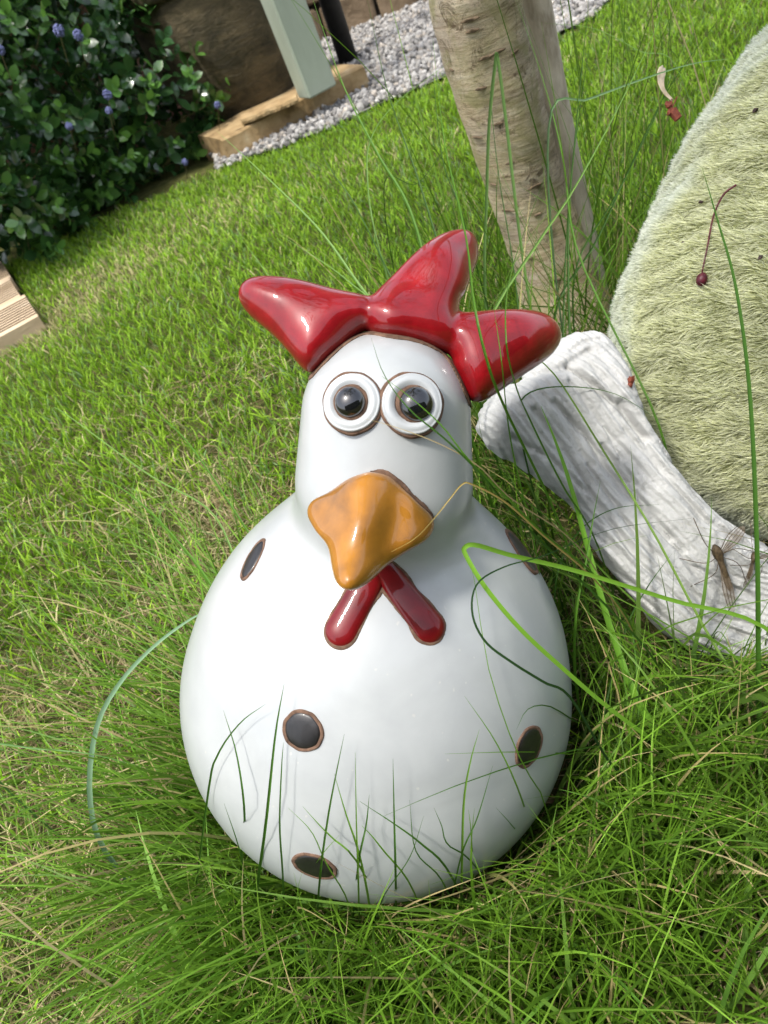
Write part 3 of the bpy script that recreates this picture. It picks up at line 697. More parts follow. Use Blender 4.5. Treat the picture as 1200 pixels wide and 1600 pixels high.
STEMB = simple('grey_bark', [(.3, (.30, .24, .17)), (.5, (.56, .48, .37)), (.75, (.70, .62, .50))], 70, .8, .002, 260, (1, 1, .35))
def pdepth(px, py, dep): return PW(px, py, 1200 - dep)
tb = G(895, 560); kS = 1 / S
tpts = [(905, 600, 2150), (880, 480, 2050), (862, 400, 1960), (826, 300, 1840), (795, 200, 1720), (766, 100, 1620), (742, 0, 1530), (716, -130, 1430)]
TP = np.array([pdepth(*q) for q in tpts]); TP[0][2] = min(TP[0][2], -.01)
hw = [84, 66, 58, 57, 63, 67, 71, 73]
TRr = np.array([h_ * q[2] / 1200 * S for h_, q in zip(hw, tpts)])
ext = TP[-1] + unit(TP[-1] - TP[-4]) * np.linspace(.25, 1.7, 6)[:, None]; ext = ext + np.linspace(0, 1, 6)[:, None] ** 2 * np.array([-.15, .25, 0])
TPa = np.vstack([TP, ext]); TRa = np.concatenate([TRr, np.linspace(.043, .02, 6)])
TPs = catmull(TPa, 90); TRs = np.interp(np.linspace(0, len(TPa) - 1, 90), range(len(TPa)), TRa)
tree = thing('birch_tree', (TP[0][0], TP[0][1], 0), 'slim tree with cream and brown peeling bark, leaning behind the red comb', 'tree')
mb = MB(); K = 48
T = np.gradient(TPs, axis=0); T /= np.linalg.norm(T, axis=1)[:, None]; ref = unit(np.cross(T[0], [0, 1, 0])); V = []
for i in range(90):
    ref = unit(ref - T[i] * (ref @ T[i])); b3 = np.cross(T[i], ref)
    for j in range(K):
        a = 2 * pi * j / K; rr = TRs[i] * (1 + .035 * sin(3 * a + i * .11) + .02 * sin(5 * a - i * .23) + .012 * sin(i * 1.3 + 2 * a))
        V.append(TPs[i] + rr * (cos(a) * ref + sin(a) * b3))
mb.add(V, [[i * K + j, i * K + (j + 1) % K, (i + 1) * K + (j + 1) % K, (i + 1) * K + j] for i in range(89) for j in range(K)])
V = np.array(V)
# lenticels: raised dark lips on the bark, found by line of sight
def bark_pt(px, py):
    best = None; d = unit((px - 600) * RT + (800 - py) * UP + 1200 * FW)
    q = V - CAM; t = q @ d; r_ = np.linalg.norm(q - t[:, None] * d, axis=1); m = r_ < .006
    if not m.any(): return None
    j = np.where(m)[0][np.argmin(t[m])]; i = j // K; nrm = unit(V[j] - TPs[i]); return V[j], nrm, T[i]
for (px, py, Lw) in [(782, 78, 11), (810, 78, 6), (756, 92, 9), (748, 142, 8), (776, 197, 7), (745, 226, 10), (838, 298, 13), (785, 330, 13), (800, 265, 7), (725, 40, 12), (862, 370, 8), (822, 410, 9), (870, 440, 8), (700, 120, 6), (740, 60, 9), (850, 330, 6), (765, 290, 7)]:
    h_ = bark_pt(px, py)
    if h_ is None: continue
    c_, n_, t_ = h_; s_ = unit(np.cross(n_, t_)); Lr = Lw * .00052; ring = []
    for a in np.linspace(0, 2 * pi, 14, endpoint=False): ring.append(c_ + n_ * (.0004 - .0001 * abs(cos(a))) + s_ * Lr * cos(a) * 1.25 + t_ * .0012 * sin(a) * (1 + .3 * random.random()))
    rin = [c_ + (np.array(r_) - c_) * .55 + n_ * .0011 for r_ in ring]
    mb.add(ring + rin + [c_ + n_ * .0002], [[i, (i + 1) % 14, 14 + (i + 1) % 14, 14 + i] for i in range(14)] + [[14 + i, 14 + (i + 1) % 14, 28] for i in range(14)], 1)
mb.build('trunk', BARK, tree, True, [LENT])
st = [(968, 640, 2200), (938, 520, 2130), (925, 450, 2090), (898, 330, 1990), (873, 220, 1850), (852, 110, 1735), (832, 0, 1635), (806, -130, 1520)]
SP = np.array([pdepth(*q) for q in st]); SR = np.array([h_ * q[2] / 1200 * S for h_, q in zip([26, 24, 23, 25, 27, 27, 28, 28], st)])
se = SP[-1] + unit(SP[-1] - SP[-4]) * np.linspace(.2, 1.2, 5)[:, None] + np.linspace(0, 1, 5)[:, None] ** 2 * np.array([.35, .1, 0])
mb = MB(); tube(mb, catmull(np.vstack([SP, se]), 60), np.interp(np.linspace(0, 12, 60), range(13), list(SR) + list(np.linspace(.017, .008, 5))), 24)
mb.build('side_stem', STEMB, tree)
# limbs and crown above the frame
mb = MB(); tips = []
for k_ in range(13):
    i = 52 + int(k_ * 2.9); az = k_ * 2.4; L = random.uniform(.45, .85)
    p0 = TPs[i]; dr = np.array([cos(az), sin(az), random.uniform(.5, 1.0)]); pts = [p0, p0 + dr * L * .35, p0 + dr * L * .7 + zh * .05, p0 + dr * L + zh * .04]
    c_ = catmull(pts, 12); tube(mb, c_, np.linspace(.011, .003, 12), 7); tips += list(c_[4:])
    for s_ in range(3):
        q = c_[5 + s_ * 2]; d2 = unit(dr + RNG.normal(0, .7, 3)); tw = catmull([q, q + d2 * .14, q + d2 * .3 - zh * .02], 6); tube(mb, tw, np.linspace(.004, .0015, 6), 5); tips += list(tw)
mb.build('limbs', BARK, tree)
def leaves(pos, nrm, dirn, L, Wd, col, fold=.25, arch=.2):
    """obovate leaves, 2 x 4 quads each"""
    N = len(pos); sd_ = np.cross(dirn, nrm); sd_ /= np.linalg.norm(sd_, axis=1)[:, None] + 1e-9; nr = np.cross(sd_, dirn)
    ts = np.array([0, .22, .5, .78, 1.]); ws = np.array([.08, .62, 1., .80, .04]); V = []
    for t, w_ in zip(ts, ws):
        for s_ in (-1, 0, 1):
            V.append(pos + dirn * (L * t)[:, None] + sd_ * (Wd * .5 * w_ * s_)[:, None] + nr * ((abs(s_) * fold * Wd * .5 * w_) - arch * L * t * t)[:, None])
    V = np.stack(V, 1); F = np.array([[3 * i + j, 3 * i + j + 1, 3 * i + j + 4, 3 * i + j + 3] for i in range(4) for j in (0, 1)])
    F = (F[None] + np.arange(N)[:, None, None] * 15).reshape(-1, 4)
    return V.reshape(-1, 3), F, np.repeat(col, 15, 0)
def rdir(N, up=0.): d = RNG.normal(0, 1, (N, 3)); d[:, 2] += up; return d / np.linalg.norm(d, axis=1)[:, None]
tips = np.array(tips); N = 1500; pos = tips[RNG.choice(len(tips), N)] + RNG.normal(0, .06, (N, 3))
V_, F_, c_ = leaves(pos, rdir(N, 1.2), rdir(N, -.2), RNG.uniform(.03, .05, N), RNG.uniform(.02, .032, N), np.array([.07, .13, .025]) * RNG.uniform(.7, 1.3, (N, 1)))
mesh('crown', V_, F_, LEAF, tree, True, c_)

# ------------------------------------------------------------------ BUSH
bush = thing('flowering_bush', (-.62, 2.2, 0), 'dense dark glossy-leaved bush with small blue flower heads at the lawn edge', 'bush')
ell = [((-.78, 2.28, .30), (.62, .50, .36)), ((-.42, 2.34, .28), (.34, .34, .30)), ((-.15, 2.32, .20), (.20, .20, .22)), ((-1.25, 2.42, .30), (.6, .5, .36)), ((-.5, 2.45, .34), (.62, .42, .32)), ((-.75, 2.08, .16), (.30, .26, .18))]
def in_bush(p, g=0.):
    o = np.full(len(p), 9.)
    for c_, r_ in ell: o = np.minimum(o, np.linalg.norm((p - c_) / r_, axis=1))
    return o
def bnorm(p):
    e = .01; b0 = in_bush(p); g_ = np.stack([in_bush(p + np.eye(3)[i] * e) - b0 for i in range(3)], 1); return g_ / (np.linalg.norm(g_, axis=1)[:, None] + 1e-9)
sp = []
while sum(len(a) for a in sp) < 2100:
    q = RNG.uniform((-1.9, 1.55, .0), (.25, 2.9, 1.25), (30000, 3)); o = in_bush(q) + .16 * wobble(q[:, 0], q[:, 1], q[:, 2], 9, 77) + .05 * wobble(q[:, 0], q[:, 1], q[:, 2], 24, 78)
    keep = (o < 1.02) & (o > .80) | ((o < .80) & (RNG.uniform(size=len(q)) < .14))
    px, py, dz = project(q); keep &= (px > -260) & (px < 430) & (py < 560) & (py > -260) & (q[:, 2] > .015) & (dz > .5)
    sp.append(q[keep])
sp = np.concatenate(sp)[:2100]; nn = bnorm(sp); tdir = nn + np.array([0, 0, .55]) + RNG.normal(0, .45, sp.shape); tdir /= np.linalg.norm(tdir, axis=1)[:, None]
PP = []; NNm = []; DD = []; CC = []; LL = []; mbt = MB()
bri = RNG.uniform(0, 1, len(sp))
for k_ in range(9):
    t = k_ / 8; az = k_ * 2.4; ref = np.cross(tdir, [.3, .2, .9]); ref /= np.linalg.norm(ref, axis=1)[:, None]; b_ = np.cross(tdir, ref)
    rad = ref * cos(az) + b_ * sin(az); PP.append(sp + tdir * (.055 * t)[..., None] if False else sp + tdir * .07 * t + RNG.normal(0, .003, sp.shape))
    d_ = rad * (1.0 - .45 * t) + tdir * (.45 + .5 * t) + RNG.normal(0, .15, sp.shape); d_ /= np.linalg.norm(d_, axis=1)[:, None]; DD.append(d_)
    n_ = tdir * 1. - rad * .3 + RNG.normal(0, .2, sp.shape); NNm.append(n_ / np.linalg.norm(n_, axis=1)[:, None])
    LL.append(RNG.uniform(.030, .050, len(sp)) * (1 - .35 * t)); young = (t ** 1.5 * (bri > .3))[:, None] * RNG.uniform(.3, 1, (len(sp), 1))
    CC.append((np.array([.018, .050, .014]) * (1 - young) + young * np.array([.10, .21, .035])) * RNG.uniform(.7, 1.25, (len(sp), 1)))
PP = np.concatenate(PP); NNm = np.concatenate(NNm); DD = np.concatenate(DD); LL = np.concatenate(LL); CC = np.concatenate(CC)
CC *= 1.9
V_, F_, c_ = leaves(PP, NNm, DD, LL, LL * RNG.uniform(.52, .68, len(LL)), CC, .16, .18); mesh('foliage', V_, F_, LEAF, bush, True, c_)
TWIG = simple('twig_bark', [(.3, (.06, .045, .02)), (.7, (.13, .12, .05))], 80, .8)
for j in range(0, len(sp), 5): tube(mbt, [sp[j] - tdir[j] * .06, sp[j] + tdir[j] * .05], .0011, 4)
tag(mbt.build('twigs', TWIG, bush), kind='stuff')
mbs = MB()
for k_ in range(16):
    bx = RNG.uniform(-1.2, -.3); e_ = np.array([bx + RNG.normal(0, .2), 2.25 + RNG.normal(0, .15), RNG.uniform(.4, .9)]); tube(mbs, catmull([(bx * .6 - .3, 2.3, -.01), (bx, 2.28, .2), e_], 10), np.linspace(.012, .004, 10), 7)
mbs.build('stems', TWIG, bush)
BLUE = simple('blue_florets', [(.3, (.07, .08, .17)), (.6, (.13, .145, .29)), (.8, (.24, .26, .42))], 500, .8)
def flower(px, py, y, r):
    r *= .85
    c_ = GY(px, py, y); mb = MB()
    for i in range(60):
        d = unit(RNG.normal(0, 1, 3)); mb.add(c_ + d * r * .82 * [1, 1, 1.15] + IV * r * .25 * RNG.uniform(.7, 1.1), IF)
    mb.add(c_ + IV * r * .8, IF); mb.build('flower_head', BLUE, bush)
    m2 = MB(); tube(m2, catmull([c_, c_ + np.array([-.01, .02, -.03]), c_ + np.array([-.02, .05, -.06])], 5), .0009, 5); m2.build('flower_stalk', TWIG, bush)
for px, py, y, r in [(92, 48, 1.80, .0125), (122, 55, 1.95, .012), (168, 148, 1.80, .0105), (170, 173, 1.80, .0085), (108, 197, 1.84, .009), (340, 164, 2.03, .009), (289, 253, 1.98, .0085), (0, 78, 1.76, .010)]: flower(px, py, y, r)
# pointed-leaf shrub hanging above the board
sh = thing('pale_leaved_shrub', (pcx, pcy, .353), 'small shrub with pointed cream-edged leaves growing from the brown pot', 'shrub')
PP = []; DD = []; NN_ = []; mb = MB()
for (px, py) in [(322, 22), (345, 18), (335, 48), (352, 6), (318, -6), (300, 12), (372, -14), (330, 66), (356, 34), (284, -20), (395, -40)]:
    c_ = GY(px, py, 2.28 + random.uniform(-.05, .05)); tube(mb, catmull([c_, c_ + [-.03, .05, -.08], (pcx - .05, pcy - .05, .35)], 8), .0016, 5)
    for k_ in range(7):
        a = k_ * 2 * pi / 7 + random.random(); d = unit([cos(a), .35 * sin(a) - .4, sin(a) * .9 - .35]); PP.append(c_); DD.append(d); NN_.append(unit(np.cross(d, [0, 1, .2]) + np.array([0, -.8, .8])))
N = len(PP); V_, F_, c_ = leaves(np.array(PP), np.array(NN_), np.array(DD), RNG.uniform(.028, .045, N), RNG.uniform(.008, .013, N), np.where(RNG.uniform(size=(N, 1)) < .45, np.array([[.16, .24, .07]]), np.array([[.07, .13, .03]])), .2, .3)
mesh('shrub_leaves', V_, F_, LEAF, sh, True, c_); mb.build('shrub_stems', TWIG, sh)

# ------------------------------------------------------------------ GRASS
def blades(root, az, th0, th1, L, wd, col_root, col_tip, seg=6, pw=1.3, twist=.6, curl=None):
    """arching blades: angle from vertical goes th0 -> th1 along the blade"""
    N = len(root); h = np.stack([np.cos(az), np.sin(az), 0 * az], 1); up = np.array([0, 0, 1.])
    pts = [root]; side = np.stack([-np.sin(az), np.cos(az), 0 * az], 1)
    tw = RNG.uniform(-twist, twist, N) * 2.2
    Vv = []; p_ = root.copy(); cur = np.zeros(N) if curl is None else curl
    for i in range(seg + 1):
        t = i / seg; th = th0 + (th1 - th0) * t ** pw
        aa = az + cur * t; hh = np.stack([np.cos(aa), np.sin(aa), 0 * aa], 1)
        dr = hh * np.sin(th)[:, None] + up * np.cos(th)[:, None]
        nr = hh * np.cos(th)[:, None] - up * np.sin(th)[:, None]
        sd_ = side * np.cos(tw)[:, None] + nr * np.sin(tw)[:, None]
        wv = wd * (1 - t ** 2.2) * (.75 + .5 * t if t < .5 else 1) + .00008
        Vv += [p_ - sd_ * wv[:, None] / 2, p_ + sd_ * wv[:, None] / 2]
        if i < seg: p_ = p_ + dr * (L / seg)[:, None]
        pts.append(p_)
    Vv = np.stack(Vv, 1); k = 2 * (seg + 1)
    F = np.array([[2 * i, 2 * i + 1, 2 * i + 3, 2 * i + 2] for i in range(seg)])
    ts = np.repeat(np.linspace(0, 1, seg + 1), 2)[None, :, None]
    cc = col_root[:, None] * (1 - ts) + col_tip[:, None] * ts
    return Vv, F, cc, np.stack(pts[1:], 1)
def emit(name, packs, label, cat):
    Vs, Fs, Cs, o = [], [], [], 0
    for Vv, F, cc in packs:
        n_, k = Vv.shape[:2]; Fs.append((F[None] + (np.arange(n_) * k)[:, None, None] + o).reshape(-1, 4)); Vs.append(Vv.reshape(-1, 3)); Cs.append(cc.reshape(-1, 3)); o += n_ * k
    return tag(mesh(name, np.concatenate(Vs), np.concatenate(Fs), GRASS, None, False, np.concatenate(Cs)), label, cat, kind='stuff')
def greens(N, a=(.045, .12, .010), b=(.13, .25, .03), straw=0., strawc=(.42, .36, .19)):
    t = RNG.uniform(size=(N, 1)); c_ = np.array(a) * (1 - t) + np.array(b) * t; c_ = c_ * RNG.uniform(.8, 1.2, (N, 1))
    s_ = RNG.uniform(size=(N, 1)) < straw; return np.where(s_, np.array(strawc) * RNG.uniform(.6, 1.2, (N, 1)), c_)
CBW = W(BC); CR = 289 * S
def clear(pts, marg=.0015, fields=True):
    """keep blades whose spine stays out of the hen, the limb, the moss body and the trunk"""
    N, m, _ = pts.shape; q = pts.reshape(-1, 3); x, y, w_ = to_design(q); bad = np.zeros(len(q), bool)
    near = (np.linalg.norm(q - CBW, axis=1) < .35)
    bad[near] = f_body(x[near], y[near], w_[near]) < marg / S
    bad |= (f_comb(x, y, w_) < 4) & near
    r_ = (x > 60) & (x < 1000); bad[r_] |= f_limb(x[r_], y[r_], w_[r_]) < 2; bad[r_] |= f_fur(x[r_], y[r_], w_[r_]) < 0
    d = pl_dist(q[:, 0], q[:, 1], [tuple(a[:2]) for a in TP[:5]]); bad |= (d < .045) & (q[:, 1] > .5)
    return ~bad.reshape(N, m).any(1)
def hen_cover(pts, line):
    """True where a blade passes in front of the hen above image row 'line'"""
    N, m, _ = pts.shape; px, py, dz = project(pts.reshape(-1, 3)); _, _, wd_ = to_design(pts.reshape(-1, 3))
    on = ((px - 588) ** 2 + (py - 1085) ** 2 < 318 ** 2) | ((abs(px - 605) < 160) & (py > 430) & (py < 900)) | ((px > 370) & (px < 880) & (py > 360) & (py < 640))
    fr = wd_ > -60
    return (on & fr & (py < line)).reshape(N, m).any(1)
LPX = Poly(limb_px, 4., 2); FPX = Poly(fur_px, 6., 2)
def fig_cover(pts):
    N, m, _ = pts.shape; px, py, dz = project(pts.reshape(-1, 3))
    return (((LPX(px, py) > 10) & (py < 985) | (FPX(px, py) > 10)) & (dz < 1.32 * 1200 * S)).reshape(N, m).any(1)
YC = [(G(330, 840), .05, .12, .6), (G(90, 1130), .09, .09, .75), (G(120, 1480), .09, .08, .65), (G(250, 395), .34, .10, .60), (G(60, 510), .16, .16, .5), (G(1100, 1450), .1, .1, .3)]
def yellow(x, y):
    p_ = wobble(x, y, x * 0, 8, 41) + .7 * wobble(x, y, x * 0, 19, 42) + .5 * wobble(x, y, x * 0, 45, 43)
    o = .035 + .05 * p_
    for c_, sx, sy, a in YC: o = o + a * (1 + .35 * p_) * np.exp(-((x - c_[0]) / sx) ** 2 - ((y - c_[1]) / sy) ** 2)
    return np.clip(o, 0, .8)
# short lawn
N = 185000; rx = RNG.uniform(-1.0, 1.7, N); ry = .12 + (2.35 - .12) * RNG.uniform(0, 1, N) ** .8
ok = ry < lawn_edge(rx) + .012 * np.sin(rx * 37) + RNG.normal(0, .012, N)
root = np.stack([rx, ry, ground_z(rx, ry)], 1); px, py, dz = project(root); ok &= (px > -90) & (px < 1290) & (py > -90) & (py < 1720) & (in_bush(root + [0, 0, .06]) > .80)
dq = (root - e0); ok &= ~(((dq @ dv) > -.012) & ((dq @ du) > -.0) & (rx < -.3))
ok &= ~((rx > -.06) & (rx < .42) & (ry < .62) & (RNG.uniform(size=N) < .65))
root = root[ok]; rx, ry, N = root[:, 0], root[:, 1], len(root); print('lawn', N)
patch = wobble(rx, ry, rx * 0, 8, 41) + .7 * wobble(rx, ry, rx * 0, 19, 42) + .4 * wobble(rx, ry, rx * 0, 45, 43)
px, py, dz = project(root)
pale = .35 * np.exp(-((px - 250) / 260) ** 2 - ((py - 400) / 55) ** 2) + .9 * (py > 650) * (px < 420) * np.clip((py - 600) / 300, 0, 1) * .5 + .3 * np.exp(-((px - 60) / 130) ** 2 - ((py - 520) / 60) ** 2)
band = np.exp(-((ry - (1.62 + .12 * rx)) / .10) ** 2) * (rx < .15)
yel = yellow(rx, ry)
near = np.clip((1.1 - ry) / .9, 0, 1)
c0 = greens(N, (.05, .12, .006), (.16, .28, .012)); c1 = greens(N, (.17, .36, .010), (.38, .58, .05))  # roots much darker than tips for depth: shade put into the blade colour
s_ = (RNG.uniform(size=N) < yel * .75)[:, None]; stw = np.array([.60, .53, .27]) * RNG.uniform(.55, 1.15, (N, 1))
c0 = np.where(s_, stw * .8, c0 * (1 + .9 * yel[:, None])); c1 = np.where(s_, stw, c1 * (1 + .45 * yel[:, None]))
# bluish matte blades here and there
bl_ = (RNG.uniform(size=N) < .16)[:, None]; c1 = np.where(bl_ & ~s_, np.array([.19, .30, .13]) * RNG.uniform(.8, 1.2, (N, 1)), c1)
L = RNG.uniform(.016, .036, N) * (1 - .3 * yel) * np.clip(1.15 - .28 * ry, .68, 1); az = RNG.uniform(0, 2 * pi, N)
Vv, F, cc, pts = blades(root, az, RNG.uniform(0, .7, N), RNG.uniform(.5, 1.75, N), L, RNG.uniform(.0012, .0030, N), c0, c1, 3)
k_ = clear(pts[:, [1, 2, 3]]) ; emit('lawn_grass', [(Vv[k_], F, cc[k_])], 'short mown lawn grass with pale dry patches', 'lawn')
# thatch: dry clippings lying flat
N = 42000; rx = RNG.uniform(-.7, .5, N); ry = RNG.uniform(.1, 1.0, N); root = np.stack([rx, ry, ground_z(rx, ry) + RNG.uniform(.001, .012, N)], 1)
px, py, _ = project(root); ok = (px > -60) & (px < 1260) & (py < 1680) & (RNG.uniform(size=N) < .12 + yellow(rx, ry) + .35 * (np.hypot(rx, ry - .45) < .3)); root = root[ok]; N = len(root)
br = RNG.uniform(size=(N, 1)); cs = np.where(br < .45, np.array([[.60, .53, .28]]), np.array([[.30, .21, .11]])) * RNG.uniform(.5, 1.15, (N, 1))
Vv, F, cc, pts = blades(root, RNG.uniform(0, 2 * pi, N), RNG.uniform(1.2, 1.6, N), RNG.uniform(1.3, 1.9, N), RNG.uniform(.012, .045, N), RNG.uniform(.0005, .0013, N), cs * .8, cs, 3)
k_ = clear(pts[:, 1:]); emit('dry_thatch', [(Vv[k_], F, cc[k_])], 'dry straw coloured thatch and clippings lying at the base of the grass', 'thatch')
# long grass
packs = []
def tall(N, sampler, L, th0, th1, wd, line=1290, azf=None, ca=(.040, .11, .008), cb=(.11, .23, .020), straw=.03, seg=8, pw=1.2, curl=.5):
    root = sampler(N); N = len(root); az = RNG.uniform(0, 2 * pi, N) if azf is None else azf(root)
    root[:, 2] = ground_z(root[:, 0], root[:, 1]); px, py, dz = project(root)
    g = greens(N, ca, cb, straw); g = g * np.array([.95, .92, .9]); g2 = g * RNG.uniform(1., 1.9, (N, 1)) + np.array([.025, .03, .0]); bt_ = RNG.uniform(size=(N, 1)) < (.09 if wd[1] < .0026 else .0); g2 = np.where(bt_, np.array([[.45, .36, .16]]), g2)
    Vv, F, cc, pts = blades(root, az, RNG.uniform(*th0, N), RNG.uniform(*th1, N), RNG.uniform(*L, N), RNG.uniform(*wd, N), g * .75, g2, seg, pw, .6, RNG.normal(0, curl, N))  # root colour dimmed for depth, imitating shade low in the grass
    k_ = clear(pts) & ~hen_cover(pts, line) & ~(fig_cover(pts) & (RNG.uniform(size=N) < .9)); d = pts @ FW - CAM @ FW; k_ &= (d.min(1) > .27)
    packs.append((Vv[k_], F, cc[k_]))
HB_ = np.array(CH.location)
def ring(r0, r1, a0=0, a1=2 * pi, cen=HB_):
    def f(N): r = RNG.uniform(r0, r1, N); a = RNG.uniform(a0, a1, N); return np.stack([cen[0] + r * np.cos(a), cen[1] + r * np.sin(a), 0 * r], 1)
    return f
def rect(x0, x1, y0, y1): return lambda N: np.stack([RNG.uniform(x0, x1, N), RNG.uniform(y0, y1, N), np.zeros(N)], 1)
def away(j): return lambda r: np.arctan2(r[:, 1] - HB_[1], r[:, 0] - HB_[0]) + RNG.normal(0, j, len(r))
print('hen base', HB_, 'tree', TP[0], 'hen centre', CBW)
tall(2000, ring(.05, .14), (.06, .18), (.1, 1.1), (.8, 1.7), (.0010, .0022), 1300, away(.7))
tall(520, ring(.08, .19, 1.9, 4.3), (.10, .22), (.2, .9), (.9, 1.8), (.0009, .0020), 1300, away(.5), ca=(.05, .14, .01), cb=(.13, .26, .03))
tall(500, ring(.13, .20, -2.6, -.2), (.08, .14), (.0, .7), (.3, 1.3), (.0010, .0020), 1240, None)
tall(3000, rect(.0, .40, .12, .62), (.09, .24), (.0, 1.2), (.7, 1.8), (.0009, .0024), 1320, None, ca=(.012, .042, .005), cb=(.06, .14, .012), straw=.03)  # right-hand clump given darker greens to imitate the deep shade there
tall(1000, rect(-.36, -.16, .08, .34), (.04, .10), (.1, 1.1), (1.0, 2.0), (.0006, .0015), 1310, None, ca=(.05, .14, .01), cb=(.16, .29, .03), straw=.12)
tall(1700, rect(-.20, .14, .08, .30), (.05, .15), (.1, 1.3), (.9, 1.8), (.0008, .0021), 1310, None, ca=(.04, .12, .008), cb=(.14, .27, .03), straw=.06)
tall(420, rect(-.34, -.10, .25, .70), (.05, .13), (.2, 1.0), (.9, 1.8), (.0007, .0016), 1300, away(.9), ca=(.05, .14, .01), cb=(.15, .28, .04), straw=.04)
tall(800, ring(.04, .20, 0, 2 * pi, TP[0]), (.12, .30), (.0, .45), (.2, 1.5), (.0008, .0018), 1300, None, curl=.3)
tall(90, ring(.02, .16, 0, 2 * pi, TP[0] + [.06, -.04, 0]), (.30, .50), (.0, .35), (.15, .9), (.0009, .0019), 1300, None, curl=.2)
tall(380, rect(.10, .50, .45, .85), (.08, .20), (.0, .6), (.5, 1.6), (.0008, .0016), 1300, None)

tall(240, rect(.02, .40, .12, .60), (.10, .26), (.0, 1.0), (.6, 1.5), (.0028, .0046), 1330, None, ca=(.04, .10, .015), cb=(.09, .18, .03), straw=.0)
tall(160, rect(-.25, .10, .08, .30), (.06, .14), (.2, 1.2), (.9, 1.7), (.0026, .0040), 1330, None, ca=(.05, .14, .02), cb=(.13, .25, .04), straw=0.)
tall(2500, ring(.13, .215, -2.7, -.1), (.04, .10), (.0, .9), (.2, 1.6), (.0010, .0022), 1345, None)
# hero blades traced at their own depth, each a folded ribbon rooted in the turf
def gw(px, py): return 1200 - 1200 * (CAM[2] / S) / -(np.array([px - 600., 800. - py, -1200.]) @ ZD)
def hero_pts(pl, n=22, kink=False):
    q = np.array([P(a, b_, w_) for a, b_, w_ in pl]); q = W(q)
    if q[0][2] > .012:
        h_ = q[0][2]; dh = (q[0] - q[1]) * [1, 1, 0]; dh = dh / (np.linalg.norm(dh) + 1e-9) * min(h_, .035); g0 = q[0] + dh * .75; g1 = q[0] + dh * .5
        q = np.vstack([[g0[0], g0[1], 0.], [g1[0], g1[1], h_ * .62], q])
    return catmull(q, n) if not kink else q
LONG = []
def hero(pl, wpx, col=(.085, .20, .018), tipfade=True, kink=False, thing_label=None, both=False, n=22, name='grass_blade'):
    pts = hero_pts(pl, n, kink); m = len(pts); t = np.linspace(0, 1, m); wd = wpx * S * (1 - .95 * t ** 2.5 if tipfade else np.ones(m))
    if both: wd = wpx * S * np.sin(np.clip(t, .03, .97) * pi) ** .5
    mb = MB(); ribbon(mb, pts, np.maximum(wd, .0001), -FW + .25 * RT); V = np.concatenate(mb.v); F = np.array(mb.f)
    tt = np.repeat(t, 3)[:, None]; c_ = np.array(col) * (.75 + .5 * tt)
    if thing_label:
        return tag(mesh(name, V, F, GRASS, None, True, c_), thing_label, 'grass blade', 'long single grass blades')
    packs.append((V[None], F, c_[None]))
D1, D2, D3 = (.035, .095, .010), (.075, .18, .015), (.15, .27, .06)
# (px, py, w) from root to tip
hero([(1330, 1130, 120), (1200, 984, 160), (1050, 938, 190), (900, 892, 240), (800, 868, 290), (745, 852, 320), (727, 855, 325), (728, 868, 325), (760, 920, 320), (815, 985, 300), (880, 1045, 260), (950, 1105, 200), (1030, 1164, 130)], 5.5, (.16, .33, .03), False, thing_label='bright green blade folded back sharply in front of the right side of the hen', n=70)
hero([(1196, 1420, 60), (1188, 1200, 120), (1185, 1030, 150), (1183, 860, 160), (1172, 620, 140), (1150, 450, 120), (1120, 340, 100), (1097, 262, 80)], 9, (.045, .12, .012), thing_label='tall dark green blade rising in front of the mossy body', n=40)
hero([(1180, 1420, 80), (1130, 1300, 100), (1010, 1120, 100), (960, 1000, 70), (925, 880, 50), (892, 760, 40), (868, 690, 30), (845, 634, 20)], 12, (.12, .27, .02), thing_label='broad pointed green blade standing against the pale stone limb', n=34)
hero([(925, 1600, 60), (932, 1480, 60), (938, 1360, 80), (946, 1280, 90), (952, 1190, 100)], 8, (.26, .36, .13), False, thing_label='pale upright dry-tipped stalk in the grass at lower right', n=20)
hero([(525, 1640, 120), (498, 1560, 120), (474, 1490, 110), (458, 1442, 90)], 17, (.10, .24, .04), thing_label='short thick green blade at the bottom edge, below the hen', n=16)
hero([(760, 520, -560), (757, 410, -480), (760, 320, -420), (764, 200, -340), (774, 98, -270), (778, 94, -268), (792, 200, -330), (806, 320, -400), (818, 410, -460), (832, 500, -520)], 7.0, (.16, .28, .08), False, thing_label='blade bent into a narrow upside-down V in front of the tree', n=60)
hero([(800, 1120, 250), (850, 1070, 290), (760, 1010, 330), (738, 960, 335), (745, 915, 330), (790, 885, 310), (850, 868, 280), (960, 850, 180), (1080, 828, 60)], 3.2, (.02, .05, .012), thing_label='thin dark blade curling in a loop over the right of the hen', n=60) if False else None
hero([(960, 1200, 150), (893, 1092, 260), (850, 1066, 296), (800, 1035, 322), (758, 1002, 333), (738, 958, 338), (746, 912, 334), (790, 885, 312), (850, 868, 280), (960, 826, 150), (1080, 810, 50)], 3.4, (.022, .06, .014), thing_label='thin dark blade curling in a loop over the right of the hen', n=60)
hero([(140, 1240, 0), (150, 1140, 20), (185, 1070, 40), (240, 1010, 50), (300, 966, 40), (330, 955, 30)], 8.5, (.20, .33, .19), thing_label='pale bluish blade arching out from the left side of the hen', n=24)
